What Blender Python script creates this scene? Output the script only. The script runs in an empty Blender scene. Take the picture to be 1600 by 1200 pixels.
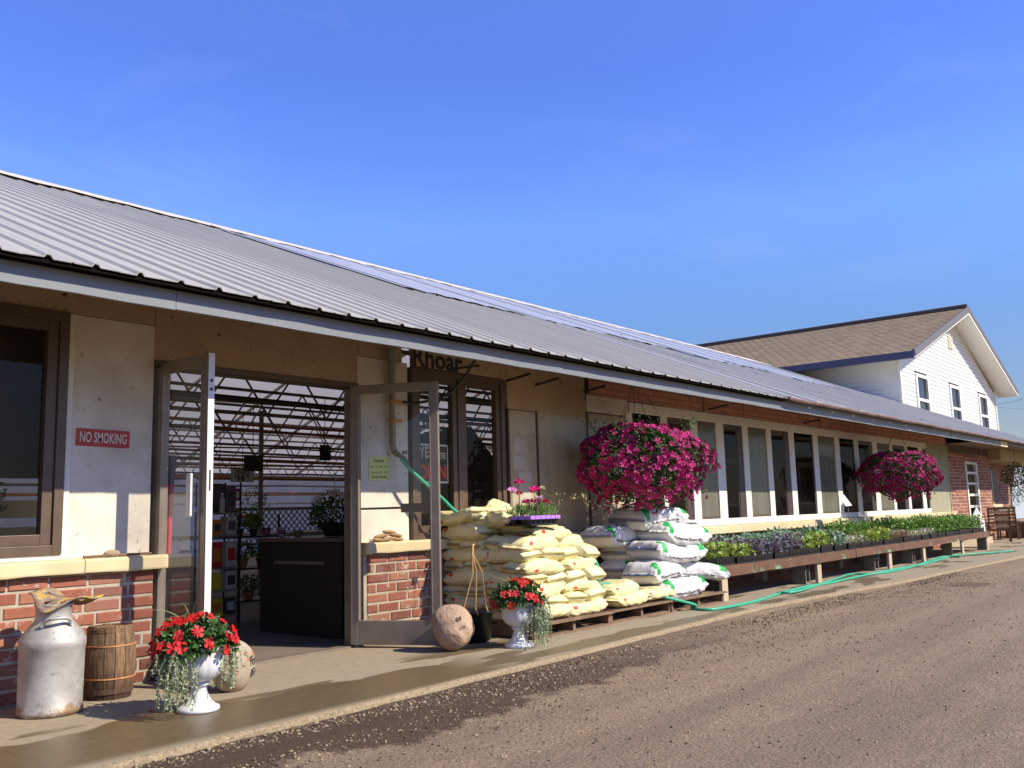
import bpy, bmesh, math, random
import numpy as np
from mathutils import Vector, Matrix
R = math.radians
S = bpy.context.scene
C = S.collection
rnd = random.Random(7)
# ---------------------------------------------------------------- camera, sky, sun, exposure
FPX, CAM = 1440.156, Vector((0, -6.2466, 1.1))
CM = Matrix(((0.6358014553751066, -0.7713843102517317, -0.026884107579695626),
             (-0.08951022981693142, -0.1082835201848871, 0.990082116803697),
             (-0.7666449165689528, -0.627089248156775, -0.13789360661449857)))   # rows: right, up, back
cam = bpy.data.cameras.new('camera'); co = bpy.data.objects.new('camera', cam); C.objects.link(co)
mw = CM.transposed().to_4x4(); mw.translation = CAM; co.matrix_world = mw
cam.sensor_width = 36; cam.lens = FPX * 36 / 1600; cam.clip_end = 3000; cam.clip_start = .05
S.camera = co
SUN = Vector((.37, -1, .88)).normalized()
w = bpy.data.worlds.new('World'); S.world = w; w.use_nodes = True
nt = w.node_tree; nt.nodes.clear()
sky = nt.nodes.new('ShaderNodeTexSky'); sky.sky_type = 'NISHITA'; sky.sun_disc = False
sky.sun_elevation = math.asin(SUN.z); sky.sun_rotation = math.atan2(SUN.x, SUN.y)
sky.altitude = 300; sky.air_density = 1.0; sky.dust_density = .15; sky.ozone_density = 3.0
bg = nt.nodes.new('ShaderNodeBackground'); bg.inputs[1].default_value = .105
wo = nt.nodes.new('ShaderNodeOutputWorld')
hs = nt.nodes.new('ShaderNodeHueSaturation'); hs.inputs['Saturation'].default_value = 1.12; hs.inputs['Value'].default_value = 1.75
# deeper blue overhead, greyer haze low down
tcw = nt.nodes.new('ShaderNodeTexCoord'); sxw = nt.nodes.new('ShaderNodeSeparateXYZ'); nt.links.new(tcw.outputs['Generated'], sxw.inputs[0])
rpw = nt.nodes.new('ShaderNodeValToRGB'); nt.links.new(sxw.outputs[2], rpw.inputs[0]); ew = rpw.color_ramp.elements
for pos, cw in ((.0, (.165, .145, .155)), (.077, (.177, .16, .179)), (.19, (.229, .235, .297)), (.305, (.348, .348, .463)), (.37, (.33, .325, .51)), (.45, (.32, .31, .52)), (.52, (.37, .34, .54)), (1., (.27, .28, .34))):
    el = ew[0] if pos == 0 else ew[len(ew) - 1] if pos == 1 else ew.new(pos); el.color = (*cw, 1)
mxw = nt.nodes.new('ShaderNodeMix'); mxw.data_type = 'RGBA'; mxw.blend_type = 'MULTIPLY'; mxw.inputs[0].default_value = 1
nt.links.new(sky.outputs[0], hs.inputs['Color']); nt.links.new(hs.outputs[0], mxw.inputs[6]); nt.links.new(rpw.outputs[0], mxw.inputs[7]); 
mpw = nt.nodes.new('ShaderNodeMapping'); mpw.inputs['Scale'].default_value = (1.6, 1.6, 5.5); nt.links.new(tcw.outputs['Generated'], mpw.inputs[0])
nzw = nt.nodes.new('ShaderNodeTexNoise'); nzw.inputs['Scale'].default_value = 1.7; nzw.inputs['Detail'].default_value = 7; nzw.inputs['Roughness'].default_value = .6; nzw.inputs['Distortion'].default_value = .7; nt.links.new(mpw.outputs[0], nzw.inputs['Vector'])
rw = nt.nodes.new('ShaderNodeValToRGB'); nt.links.new(nzw.outputs[0], rw.inputs[0]); rw.color_ramp.elements[0].position = .52; rw.color_ramp.elements[0].color = (0, 0, 0, 1); rw.color_ramp.elements[1].position = .85; rw.color_ramp.elements[1].color = (.13, .13, .13, 1)
wsp = nt.nodes.new('ShaderNodeMix'); wsp.data_type = 'RGBA'; nt.links.new(rw.outputs[0], wsp.inputs[0]); nt.links.new(mxw.outputs[2], wsp.inputs[6]); wsp.inputs[7].default_value = (2.2, 2.6, 3.3, 1)
nt.links.new(wsp.outputs[2], bg.inputs[0]); bg.inputs[1].default_value = .15; nt.links.new(bg.outputs[0], wo.inputs[0])
sl = bpy.data.lights.new('sun', 'SUN'); sl.energy = 3.4; sl.angle = R(.55); sl.color = (1, .9, .72)
so = bpy.data.objects.new('sun', sl); C.objects.link(so); so.rotation_euler = SUN.to_track_quat('Z', 'Y').to_euler()
S.view_settings.view_transform = 'Standard'; S.view_settings.look = 'None'
S.view_settings.exposure = 1.0; S.view_settings.gamma = 1
S.cycles.max_bounces = 8; S.cycles.transparent_max_bounces = 16; S.cycles.use_denoising = True
S.cycles.caustics_reflective = False; S.cycles.caustics_refractive = False; S.cycles.sample_clamp_indirect = 4

def W(px, py, Y):            # survey: the point in the plane y=Y seen at a photo pixel
    d = CM.transposed() @ Vector(((px - 800) / FPX, -(py - 600) / FPX, -1)); return CAM + d * ((Y - CAM.y) / d.y)
def G(px, py, Z=0.):
    d = CM.transposed() @ Vector(((px - 800) / FPX, -(py - 600) / FPX, -1)); return CAM + d * ((Z - CAM.z) / d.z)
def XP(px, py, X):
    d = CM.transposed() @ Vector(((px - 800) / FPX, -(py - 600) / FPX, -1)); return CAM + d * (X / d.x)

# ---------------------------------------------------------------- materials
MATS = {}
def N(t, k, **kw):
    n = t.nodes.new(k)
    for a, b in kw.items(): setattr(n, a, b)
    return n
def ramp(t, fac, stops):
    r = N(t, 'ShaderNodeValToRGB'); t.links.new(fac, r.inputs[0])
    e = r.color_ramp.elements
    while len(e) < len(stops): e.new(.5)
    for el, (p, c) in zip(e, stops):
        el.position = p; el.color = (c, c, c, 1) if not hasattr(c, '__len__') else (*c, 1)
    return r.outputs[0]
def noise(t, co, scale, detail=4, rough=.55, dist=0):
    n = N(t, 'ShaderNodeTexNoise'); t.links.new(co, n.inputs['Vector']); n.inputs['Scale'].default_value = scale
    n.inputs['Detail'].default_value = detail; n.inputs['Roughness'].default_value = rough; n.inputs['Distortion'].default_value = dist
    return n.outputs[0]
def mixc(t, fac, a, b, mode='MIX'):
    m = N(t, 'ShaderNodeMix', data_type='RGBA', blend_type=mode)
    for i, v in ((0, fac), (6, a), (7, b)):
        if hasattr(v, 'is_linked') or isinstance(v, bpy.types.NodeSocket): t.links.new(v, m.inputs[i])
        elif i == 0: m.inputs[0].default_value = v
        else: m.inputs[i].default_value = (*v, 1)
    return m.outputs[2]
def mth(t, op, a, b=None, c=None):
    m = N(t, 'ShaderNodeMath', operation=op)
    for i, v in enumerate((a, b, c)):
        if v is None: continue
        if isinstance(v, bpy.types.NodeSocket): t.links.new(v, m.inputs[i])
        else: m.inputs[i].default_value = v
    return m.outputs[0]
def base(name, coord='Object'):
    m = bpy.data.materials.new(name); m.use_nodes = True; t = m.node_tree
    p = t.nodes['Principled BSDF']; tc = N(t, 'ShaderNodeTexCoord')
    MATS[name] = m
    return m, t, p, tc.outputs[coord]
def setbump(t, p, h, strength=.4, dist=.01):
    b = N(t, 'ShaderNodeBump'); b.inputs['Strength'].default_value = strength; b.inputs['Distance'].default_value = dist
    t.links.new(h, b.inputs['Height']); t.links.new(b.outputs[0], p.inputs['Normal'])
def mat(name, col, rough=.6, col2=None, sc=6, spot=None, spotsc=18, spotamt=.62, bump=0, bsc=40, bd=.004, specks=None, metal=0, attr=False, spec=None, translucent=0, stretch=None, grime=None):
    m, t, p, oc = base(name)
    if stretch:
        mp = N(t, 'ShaderNodeMapping'); mp.inputs['Scale'].default_value = stretch; t.links.new(oc, mp.inputs[0]); oc2 = mp.outputs[0]
    else: oc2 = oc
    c = None
    if col2: c = mixc(t, ramp(t, noise(t, oc2, sc), [(.3, 0.), (.7, 1.)]), col, col2)
    if spot:
        f = ramp(t, noise(t, oc, spotsc, 6, .7), [(spotamt, 0.), (spotamt + .07, 1.)])
        c = mixc(t, f, c if c else col, spot)
    if grime:
        f = ramp(t, noise(t, oc, 1.3, 5, .65), [(.45, 0.), (.75, .8)])
        c = mixc(t, f, c if c else col, grime)
    if specks:
        f = mth(t, 'MULTIPLY', ramp(t, noise(t, oc, 38, 2, .5), [(.69, 0.), (.71, 1.)]), ramp(t, noise(t, oc, 2.1, 3, .5), [(.4, .25), (.6, 1.)])); c = mixc(t, f, c if c else col, specks)
    if attr:
        a = N(t, 'ShaderNodeAttribute', attribute_name='bc')
        c = mixc(t, 1., c if c else col, a.outputs[0], 'MULTIPLY')
    if c: t.links.new(c, p.inputs['Base Color'])
    else: p.inputs['Base Color'].default_value = (*col, 1)
    p.inputs['Roughness'].default_value = rough; p.inputs['Metallic'].default_value = metal
    if spec is not None: p.inputs['Specular IOR Level'].default_value = spec
    if bump: setbump(t, p, noise(t, oc2, bsc, 5), bump, bd)
    if translucent:
        tr = N(t, 'ShaderNodeBsdfTranslucent'); mx = N(t, 'ShaderNodeMixShader'); mx.inputs[0].default_value = translucent
        if c: t.links.new(c, tr.inputs[0])
        else: tr.inputs[0].default_value = (*col, 1)
        out = t.nodes['Material Output']; t.links.new(p.outputs[0], mx.inputs[1]); t.links.new(tr.outputs[0], mx.inputs[2]); t.links.new(mx.outputs[0], out.inputs[0])
    return m
def glassmat(name, tint=(1, 1, 1), refl=.12, haze=0, hazecol=(.5, .5, .45), graz=.35, tl_share=.35):
    m = bpy.data.materials.new(name); m.use_nodes = True; t = m.node_tree; t.nodes.clear()
    o = N(t, 'ShaderNodeOutputMaterial'); tr = N(t, 'ShaderNodeBsdfTransparent'); tr.inputs[0].default_value = (*tint, 1)
    g = N(t, 'ShaderNodeBsdfGlossy'); g.inputs['Roughness'].default_value = .01 if not haze else .15
    lw = N(t, 'ShaderNodeLayerWeight'); lw.inputs[0].default_value = .35
    f = mth(t, 'MULTIPLY_ADD', lw.outputs['Facing'], graz, refl * .5)
    mx = N(t, 'ShaderNodeMixShader'); t.links.new(f, mx.inputs[0]); t.links.new(tr.outputs[0], mx.inputs[1]); t.links.new(g.outputs[0], mx.inputs[2])
    res = mx.outputs[0]
    if haze:
        tc = N(t, 'ShaderNodeTexCoord'); mp = N(t, 'ShaderNodeMapping'); mp.inputs['Scale'].default_value = (1.5, 1.5, .5); t.links.new(tc.outputs['Object'], mp.inputs[0])
        nz = ramp(t, noise(t, mp.outputs[0], 2.2, 6, .6), [(.25, haze * .55), (.75, min(1, haze * 1.25))])
        d = N(t, 'ShaderNodeBsdfDiffuse'); d.inputs[0].default_value = (*hazecol, 1)
        tl = N(t, 'ShaderNodeBsdfTranslucent'); tl.inputs[0].default_value = (*hazecol, 1)
        dm = N(t, 'ShaderNodeMixShader'); dm.inputs[0].default_value = tl_share; t.links.new(d.outputs[0], dm.inputs[1]); t.links.new(tl.outputs[0], dm.inputs[2])
        m2 = N(t, 'ShaderNodeMixShader'); t.links.new(nz, m2.inputs[0]); t.links.new(res, m2.inputs[1]); t.links.new(dm.outputs[0], m2.inputs[2]); res = m2.outputs[0]
    t.links.new(res, o.inputs[0]); MATS[name] = m
    return m

# ---------------------------------------------------------------- mesh building
class MB:
    def __init__(s): s.v = []; s.f = []; s.c = []; s.mi = []; s.uv = None; s.m = 0
    def add(s, vs, fs, col=None, M=None):
        b = len(s.v)
        for q in vs:
            q = Vector(q)
            s.v.append(tuple(M @ q if M else q))
        s.f += [tuple(b + i for i in f) for f in fs]; s.mi += [s.m] * len(fs)
        s.c += [col or (1, 1, 1)] * len(vs)
        return s
    def box(s, x0, x1, y0, y1, z0, z1, col=None, M=None):
        return s.add([(x, y, z) for z in (z0, z1) for y in (y0, y1) for x in (x0, x1)],
                     [(0, 2, 3, 1), (4, 5, 7, 6), (0, 1, 5, 4), (2, 6, 7, 3), (0, 4, 6, 2), (1, 3, 7, 5)], col, M)
    def obox(s, a, b, wx, wz, col=None, up=(0, 0, 1)):       # beam from a to b
        a = Vector(a); b = Vector(b); d = (b - a); L = d.length; d.normalize(); u = Vector(up)
        if abs(d.dot(u)) > .99: u = Vector((0, 1, 0))
        x = d.cross(u).normalized(); z = x.cross(d)
        M = Matrix((x, d, z)).transposed().to_4x4(); M.translation = a
        return s.box(-wx / 2, wx / 2, 0, L, -wz / 2, wz / 2, col, M)
    def tube(s, pts, r, n=8, col=None, cap=True):
        pts = [Vector(p) for p in pts]; rs = r if hasattr(r, '__len__') else [r] * len(pts)
        vs = []; fs = []; ref = Vector((0, 0, 1))
        d0 = (pts[1] - pts[0]).normalized()
        if abs(d0.dot(ref)) > .9: ref = Vector((1, 0, 0))
        for i, p in enumerate(pts):
            d = (pts[min(i + 1, len(pts) - 1)] - pts[max(i - 1, 0)]).normalized()
            x = d.cross(ref).normalized(); ref = x.cross(d).normalized() if x.length else ref; y = d.cross(x)
            for k in range(n):
                a = 2 * math.pi * k / n; vs.append(p + (x * math.cos(a) + y * math.sin(a)) * rs[i])
        for i in range(len(pts) - 1):
            for k in range(n):
                fs.append((i * n + k, i * n + (k + 1) % n, (i + 1) * n + (k + 1) % n, (i + 1) * n + k))
        if cap: fs += [tuple(range(n)), tuple((len(pts) - 1) * n + k for k in reversed(range(n)))]
        return s.add(vs, fs, col)
    def lathe(s, prof, n=32, c=(0, 0, 0), col=None, flute=None, M=None):
        vs = []; fs = []
        for r, z in prof:
            for k in range(n):
                a = 2 * math.pi * k / n; rr = r * (1 + (flute(a, z) if flute else 0))
                vs.append((c[0] + rr * math.cos(a), c[1] + rr * math.sin(a), c[2] + z))
        for i in range(len(prof) - 1):
            for k in range(n): fs.append((i * n + k, i * n + (k + 1) % n, (i + 1) * n + (k + 1) % n, (i + 1) * n + k))
        if prof[0][0] > 1e-4: fs.append(tuple(reversed(range(n))))
        if prof[-1][0] > 1e-4: fs.append(tuple((len(prof) - 1) * n + k for k in range(n)))
        return s.add(vs, fs, col, M)
    def quad(s, *p, col=None): return s.add(p, [tuple(range(len(p)))], col)
    def build(s, name, mats, parent=None, smooth=False, bevel=0, loc=None):
        me = bpy.data.meshes.new(name); me.from_pydata(s.v, [], s.f)
        for m in (mats if isinstance(mats, (list, tuple)) else [mats]): me.materials.append(m)
        if any(s.mi): me.polygons.foreach_set('material_index', s.mi)
        if s.c and any(c != (1, 1, 1) for c in s.c):
            a = me.color_attributes.new('bc', 'FLOAT_COLOR', 'POINT'); a.data.foreach_set('color', [x for c in s.c for x in (*c, 1)])
        elif any('bc' == n.attribute_name for m in me.materials if m for n in m.node_tree.nodes if n.type == 'ATTRIBUTE'):
            a = me.color_attributes.new('bc', 'FLOAT_COLOR', 'POINT'); a.data.foreach_set('color', [1.] * (4 * len(s.v)))
        if s.uv:
            l = me.uv_layers.new(name='UVMap'); l.data.foreach_set('uv', [x for lp in me.loops for x in s.uv[lp.vertex_index]])
        if smooth: me.polygons.foreach_set('use_smooth', [True] * len(me.polygons))
        me.update(); o = bpy.data.objects.new(name, me); C.objects.link(o)
        if loc is not None: o.location = loc
        if parent: o.parent = parent
        if bevel:
            b = o.modifiers.new('bevel', 'BEVEL'); b.width = bevel; b.segments = 2; b.limit_method = 'ANGLE'; b.angle_limit = R(40)
        return o
def tag(o, label, cat, group=None, kind=None):
    if label: o['label'] = label
    if cat: o['category'] = cat
    if group: o['group'] = group
    if kind: o['kind'] = kind
    return o
def thing(name, label, cat, loc=(0, 0, 0), rz=0, group=None):
    o = bpy.data.objects.new(name, None); o.empty_display_size = .1; C.objects.link(o); o.location = loc; o.rotation_euler = (0, 0, rz)
    return tag(o, label, cat, group)
def dup(root, loc=None, rot=None, scale=None, label=None, group=None):
    r = root.copy(); C.objects.link(r)
    if loc is not None: r.location = loc
    if rot is not None: r.rotation_euler = rot
    if scale is not None: r.scale = scale
    if label: r['label'] = label
    if group: r['group'] = group
    for ch in list(root.children):
        c = ch.copy(); C.objects.link(c); c.parent = r
        for g in ch.children:
            d = g.copy(); C.objects.link(d); d.parent = c
    return r
def text_data(s, size=1., bold=0., extrude=.0, sx=1.):
    cu = bpy.data.curves.new('t', 'FONT'); cu.body = s; cu.size = size; cu.offset = bold; cu.extrude = extrude
    cu.align_x = 'CENTER'; cu.align_y = 'CENTER'; cu.resolution_u = 3
    o = bpy.data.objects.new('t', cu); C.objects.link(o); dg = bpy.context.evaluated_depsgraph_get()
    me = bpy.data.meshes.new_from_object(o.evaluated_get(dg))
    v = [(q.co.x * sx, q.co.y, q.co.z) for q in me.vertices]; f = [tuple(p.vertices) for p in me.polygons]
    bpy.data.objects.remove(o); bpy.data.curves.remove(cu); bpy.data.meshes.remove(me)
    return v, f
def text_on(mb, s, size, M, bold=0., sx=1., col=None):       # M maps text plane (x right, y up, z out) into space
    v, f = text_data(s, size, bold, 0, sx); mb.add(v, f, col, M); return mb
def frame(o, x, y):                                       # matrix from origin and in-plane axes
    x = Vector(x).normalized(); y = Vector(y).normalized(); z = x.cross(y)
    M = Matrix((x, y, z)).transposed().to_4x4(); M.translation = Vector(o); return M
FX = lambda X, Y, Z: frame((X, Y, Z), (1, 0, 0), (0, 0, 1))   # facing -Y: x right, y up, z toward viewer
def jit(a): return rnd.uniform(-a, a)
def leafshape(mb, p, d, n, L, Wd, col=None, fold=.25):       # a small pointed leaf
    d = Vector(d).normalized(); n = Vector(n); s = d.cross(n)
    s = s.normalized() if s.length > 1e-4 else Vector((1, 0, 0)); n = s.cross(d)
    p = Vector(p)
    mb.add([p, p + d * L * .45 + s * Wd * .5 + n * Wd * fold, p + d * L * 1.0 - n * L * .12, p + d * L * .45 - s * Wd * .5 + n * Wd * fold, p + d * L * .5], [(0, 4, 1), (1, 4, 2), (2, 4, 3), (3, 4, 0)], col)
def rv():
    z = rnd.uniform(-1, 1); a = rnd.uniform(0, 6.2832); r = math.sqrt(1 - z * z); return Vector((r * math.cos(a), r * math.sin(a), z))
def flower(mb, p, n, r, col=None, petals=5, cup=.35, notch=.0):
    n = Vector(n).normalized(); x = n.orthogonal().normalized(); y = n.cross(x); a0 = rnd.uniform(0, 6.28); vs = [Vector(p) - n * r * cup * .6]; fs = []
    for k in range(petals):
        a = a0 + 2 * math.pi * k / petals; h = math.pi / petals
        for da, rr, up in ((-h * .82, .62, .25), (-h * .62, .98, .3), (0, 1.03 - notch, .18), (h * .62, .98, .3), (h * .82, .62, .25)):
            q = Vector(p) + (x * math.cos(a + da) + y * math.sin(a + da)) * r * rr + n * r * cup * (up + jit(.25)); vs.append(q)
        b = 1 + 5 * k; fs += [(0, b, b + 1), (0, b + 1, b + 2), (0, b + 2, b + 3), (0, b + 3, b + 4)]
    mb.add(vs, fs, col)
# ---------------------------------------------------------------- material set
ply = mat('plywood_whitewashed', (.74, .69, .59), .75, (.66, .6, .5), 3.5, spot=(.12, .075, .045), spotsc=13, spotamt=.62, specks=(.06, .04, .03), bump=.25, bsc=30, grime=(.42, .35, .26))
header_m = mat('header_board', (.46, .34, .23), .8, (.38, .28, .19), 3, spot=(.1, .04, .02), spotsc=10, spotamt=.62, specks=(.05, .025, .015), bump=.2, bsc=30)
white_paint = mat('white_frame_paint', (.8, .77, .68), .55, (.7, .66, .57), 5, spot=(.3, .24, .17), spotsc=26, spotamt=.7, bump=.12, bsc=25)
cream = mat('cream_sill_paint', (.68, .56, .33), .7, (.58, .46, .26), 5, spot=(.2, .13, .07), spotsc=14, spotamt=.69, bump=.3, bsc=26, attr=True)
brown_alu = mat('brown_aluminium', (.085, .055, .036), .45, (.11, .073, .048), 8, spec=.5)
brown_dark = mat('dark_brown_frame', (.055, .035, .028), .55)
alu = mat('grey_aluminium', (.3, .245, .195), .42, (.23, .185, .145), 6, metal=.3, spot=(.16, .13, .1), spotsc=30, spotamt=.68)
alu_w = mat('white_aluminium', (.72, .71, .69), .4, (.64, .63, .6), 12, spot=(.33, .28, .22), spotsc=60, spotamt=.66)
steel_d = mat('dark_steel', (.03, .027, .025), .5)
fascia_m = mat('grey_fascia_paint', (.185, .2, .215), .5, (.16, .175, .19), 2.5, bump=.1, bsc=6, bd=.01, spot=(.5, .5, .48), spotsc=30, spotamt=.78)
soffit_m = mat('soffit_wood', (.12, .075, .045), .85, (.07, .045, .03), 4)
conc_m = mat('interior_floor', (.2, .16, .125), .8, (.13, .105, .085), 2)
truss_m = mat('galvanised_truss', (.58, .52, .45), .6, (.34, .22, .14), 5)
rust_m = mat('rusty_pipe', (.72, .34, .12), .8, (.45, .19, .08), 9, bump=.4, bsc=40)
pipe_grn = mat('pale_green_pipe', (.22, .27, .22), .5)
black_p = mat('black_plastic', (.012, .012, .012), .4)
rope_m = mat('tan_rope', (.5, .32, .13), .85)
green_hose = mat('green_hose_rubber', (.035, .36, .2), .35, (.05, .42, .26), 9)
white_pl = mat('white_plastic', (.8, .8, .78), .35)
wood_pal = mat('pallet_wood', (.24, .15, .085), .85, (.13, .08, .05), 9, stretch=(1, 1, 1), bump=.4, bsc=30)
bench_m = mat('bench_wood', (.15, .07, .035), .75, (.09, .045, .025), 4, spot=(.16, .32, .2), spotsc=2.2, spotamt=.57, bump=.4, bsc=30)
leg_m = mat('bench_leg_wood', (.52, .42, .28), .8, (.4, .31, .2), 8, bump=.3, bsc=30)
cinder_m = mat('cinder_concrete', (.2, .175, .14), .95, (.13, .11, .09), 12, bump=.8, bsc=90, bd=.006)
soil_m = mat('potting_soil', (.02, .014, .01), .95, bump=.6, bsc=80)
paper_y = mat('yellow_paper', (.62, .72, .2), .8)
paper_w = mat('white_paper', (.75, .73, .67), .8)
ink = mat('black_ink', (.02, .02, .025), .7)
red_s = mat('red_sign_paint', (.42, .035, .025), .5, (.5, .05, .04), 12, spot=(.6, .5, .42), spotsc=60, spotamt=.74)
cream_l = mat('cream_letters', (.72, .66, .55), .6)
counter_m = mat('dark_brown_laminate', (.022, .013, .01), .5, (.028, .017, .013), 5)
counter_t = mat('counter_top', (.16, .1, .075), .45)
glass_d = glassmat('door_glass', (.93, .94, .92), .1)
glass_w = glassmat('window_glass', (.82, .79, .74), .03, graz=.045)
glass_f = glassmat('frosted_film', (.8, .8, .75), .1, .72, (.3, .3, .23))
poly_m = glassmat('polycarbonate_panel', (.6, .55, .45), .09, 1.0, (.58, .49, .35), tl_share=.1)
film_m = mat('greenhouse_film', (.56, .5, .44), .6, (.52, .46, .4), .8, translucent=.72)

def concrete_slab():
    m, t, p, oc = base('walkway_concrete')
    sx = N(t, 'ShaderNodeSeparateXYZ'); t.links.new(oc, sx.inputs[0]); X, Y = sx.outputs[0], sx.outputs[1]
    n1 = noise(t, oc, 1.1, 4, .5); n2 = noise(t, oc, 14, 6, .6); n3 = noise(t, oc, 90, 3, .6)
    dry = mixc(t, ramp(t, n2, [(.3, 0.), (.75, 1.)]), (.33, .27, .185), (.25, .205, .14))
    dry = mixc(t, ramp(t, n3, [(.6, 0.), (.75, .5)]), dry, (.16, .13, .1))
    # water stains: a band along the near edge, fading further along, and loose patches
    yy = mth(t, 'ADD', Y, mth(t, 'MULTIPLY', mth(t, 'SUBTRACT', n1, .5), .75))
    lim = mth(t, 'MULTIPLY_ADD', X, -.045, -1.0)
    a = ramp(t, mth(t, 'SUBTRACT', lim, yy), [(.0, 0.), (.035, 1.)])
    b = ramp(t, mth(t, 'ADD', Y, 1.98), [(.05, 0.), (.16, 1.)])
    mp = N(t, 'ShaderNodeMapping'); mp.inputs['Scale'].default_value = (.55, 1.9, 1); mp.inputs['Location'].default_value = (3.1, 4.3, 0); t.links.new(oc, mp.inputs[0])
    n4 = noise(t, mp.outputs[0], 1.35, 3, .5)
    wet = mth(t, 'MAXIMUM', mth(t, 'MULTIPLY', mth(t, 'MULTIPLY', a, b), ramp(t, X, [(0, 0)]) if False else ramp(t, mth(t, 'MULTIPLY', X, .1), [(.5, 1.), (.56, 0.)])),
              mth(t, 'MULTIPLY', ramp(t, n4, [(.53, 0.), (.56, .85)]), mth(t, 'MULTIPLY', b, ramp(t, mth(t, 'MULTIPLY', Y, -.5), [(.38, 0.), (.5, 1.)]))))
    wetc = mixc(t, ramp(t, n2, [(.3, 0.), (.7, 1.)]), (.105, .075, .036), (.14, .105, .055))
    t.links.new(mixc(t, wet, dry, wetc), p.inputs['Base Color'])
    rr = mth(t, 'MULTIPLY_ADD', wet, -.5, .85); t.links.new(mth(t, 'ADD', rr, mth(t, 'MULTIPLY', n2, .12)), p.inputs['Roughness'])
    setbump(t, p, n3, .25, .004); return m
def kerbm():
    m, t, p, oc = base('kerb_concrete'); n2 = noise(t, oc, 45, 6, .7)
    t.links.new(ramp(t, n2, [(.3, (.14, .1, .06)), (.5, (.29, .22, .13)), (.75, (.42, .34, .22))]), p.inputs['Base Color'])
    p.inputs['Roughness'].default_value = .9; setbump(t, p, n2, .9, .012); return m
def gravelm():
    m, t, p, oc = base('gravel_lot')
    sx = N(t, 'ShaderNodeSeparateXYZ'); t.links.new(oc, sx.inputs[0]); X, Y = sx.outputs[0], sx.outputs[1]
    fine = noise(t, oc, 95, 6, .75); vor = N(t, 'ShaderNodeTexVoronoi'); vor.inputs['Scale'].default_value = 42; t.links.new(oc, vor.inputs['Vector'])
    mid = noise(t, oc, 5.5, 6, .6); big = noise(t, oc, .55, 5, .6)
    c = ramp(t, fine, [(.28, (.135, .077, .027)), (.45, (.34, .21, .08)), (.6, (.46, .295, .117)), (.8, (.74, .52, .25))])
    c = mixc(t, ramp(t, mid, [(.35, 0.), (.7, .45)]), c, (.19, .122, .055))
    c = mixc(t, ramp(t, big, [(.4, 0.), (.7, .5)]), c, (.4, .27, .125))
    c = mixc(t, ramp(t, vor.outputs['Distance'], [(.25, 0.), (.6, .4)]), c, (.11, .07, .035))
    mpt = N(t, 'ShaderNodeMapping'); mpt.inputs['Scale'].default_value = (.16, 1.5, 1); mpt.inputs['Rotation'].default_value = (0, 0, .12); t.links.new(oc, mpt.inputs[0])
    c = mixc(t, ramp(t, noise(t, mpt.outputs[0], 1.6, 4, .6), [(.42, 0.), (.62, .55)]), c, (.19, .122, .055))
    cw = N(t, 'ShaderNodeHueSaturation'); cw.inputs['Saturation'].default_value = .75; t.links.new(c, cw.inputs['Color']); c = cw.outputs[0]
    # damp ground near the kerb
    nn = noise(t, oc, 1.6, 6, .65)
    d = mth(t, 'ADD', mth(t, 'ADD', Y, 2.95), mth(t, 'MULTIPLY', mth(t, 'SUBTRACT', nn, .5), 1.6))
    d = mth(t, 'SUBTRACT', d, mth(t, 'MULTIPLY', X, .055))
    wet = mth(t, 'MULTIPLY', ramp(t, d, [(.0, 0.), (.12, .85)]), ramp(t, mth(t, 'MULTIPLY', mth(t, 'ADD', X, mth(t, 'MULTIPLY', nn, 2.)), .05), [(.3, 1.), (.52, .0)]))
    mp = N(t, 'ShaderNodeMapping'); mp.inputs['Location'].default_value = (-12.3, 4.6, 0); mp.inputs['Scale'].default_value = (.9, 1.6, 1); t.links.new(oc, mp.inputs[0])
    ln = N(t, 'ShaderNodeVectorMath', operation='LENGTH'); t.links.new(mp.outputs[0], ln.inputs[0])
    wet = mth(t, 'MAXIMUM', wet, ramp(t, mth(t, 'ADD', ln.outputs['Value'], mth(t, 'MULTIPLY', nn, .9)), [(.9, .5), (1.3, 0.)]))
    c = mixc(t, wet, c, (.2, .14, .095), 'MULTIPLY')
    t.links.new(c, p.inputs['Base Color']); t.links.new(mth(t, 'MULTIPLY_ADD', wet, -.3, .92), p.inputs['Roughness'])
    h = mth(t, 'ADD', mth(t, 'MULTIPLY', fine, 1.), mth(t, 'MULTIPLY', mid, 1.2)); setbump(t, p, mth(t, 'ADD', h, mth(t, 'MULTIPLY', vor.outputs['Distance'], -.5)), .8, .02); return m
def brickm():
    m, t, p, oc = base('red_brick')
    a = N(t, 'ShaderNodeAttribute', attribute_name='bc')
    c = ramp(t, a.outputs['Fac'], [(.0, (.17, .055, .036)), (.25, (.27, .08, .048)), (.55, (.34, .115, .065)), (.8, (.38, .17, .105)), (1., (.2, .09, .07))])
    c = mixc(t, ramp(t, noise(t, oc, 22, 6, .7), [(.35, 0.), (.75, .5)]), c, (.16, .055, .035))
    c = mixc(t, ramp(t, noise(t, oc, 11, 6, .75), [(.57, 0.), (.66, .75)]), c, (.56, .47, .38))
    t.links.new(c, p.inputs['Base Color']); p.inputs['Roughness'].default_value = .9; setbump(t, p, noise(t, oc, 60, 6, .7), .6, .006); return m
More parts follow.
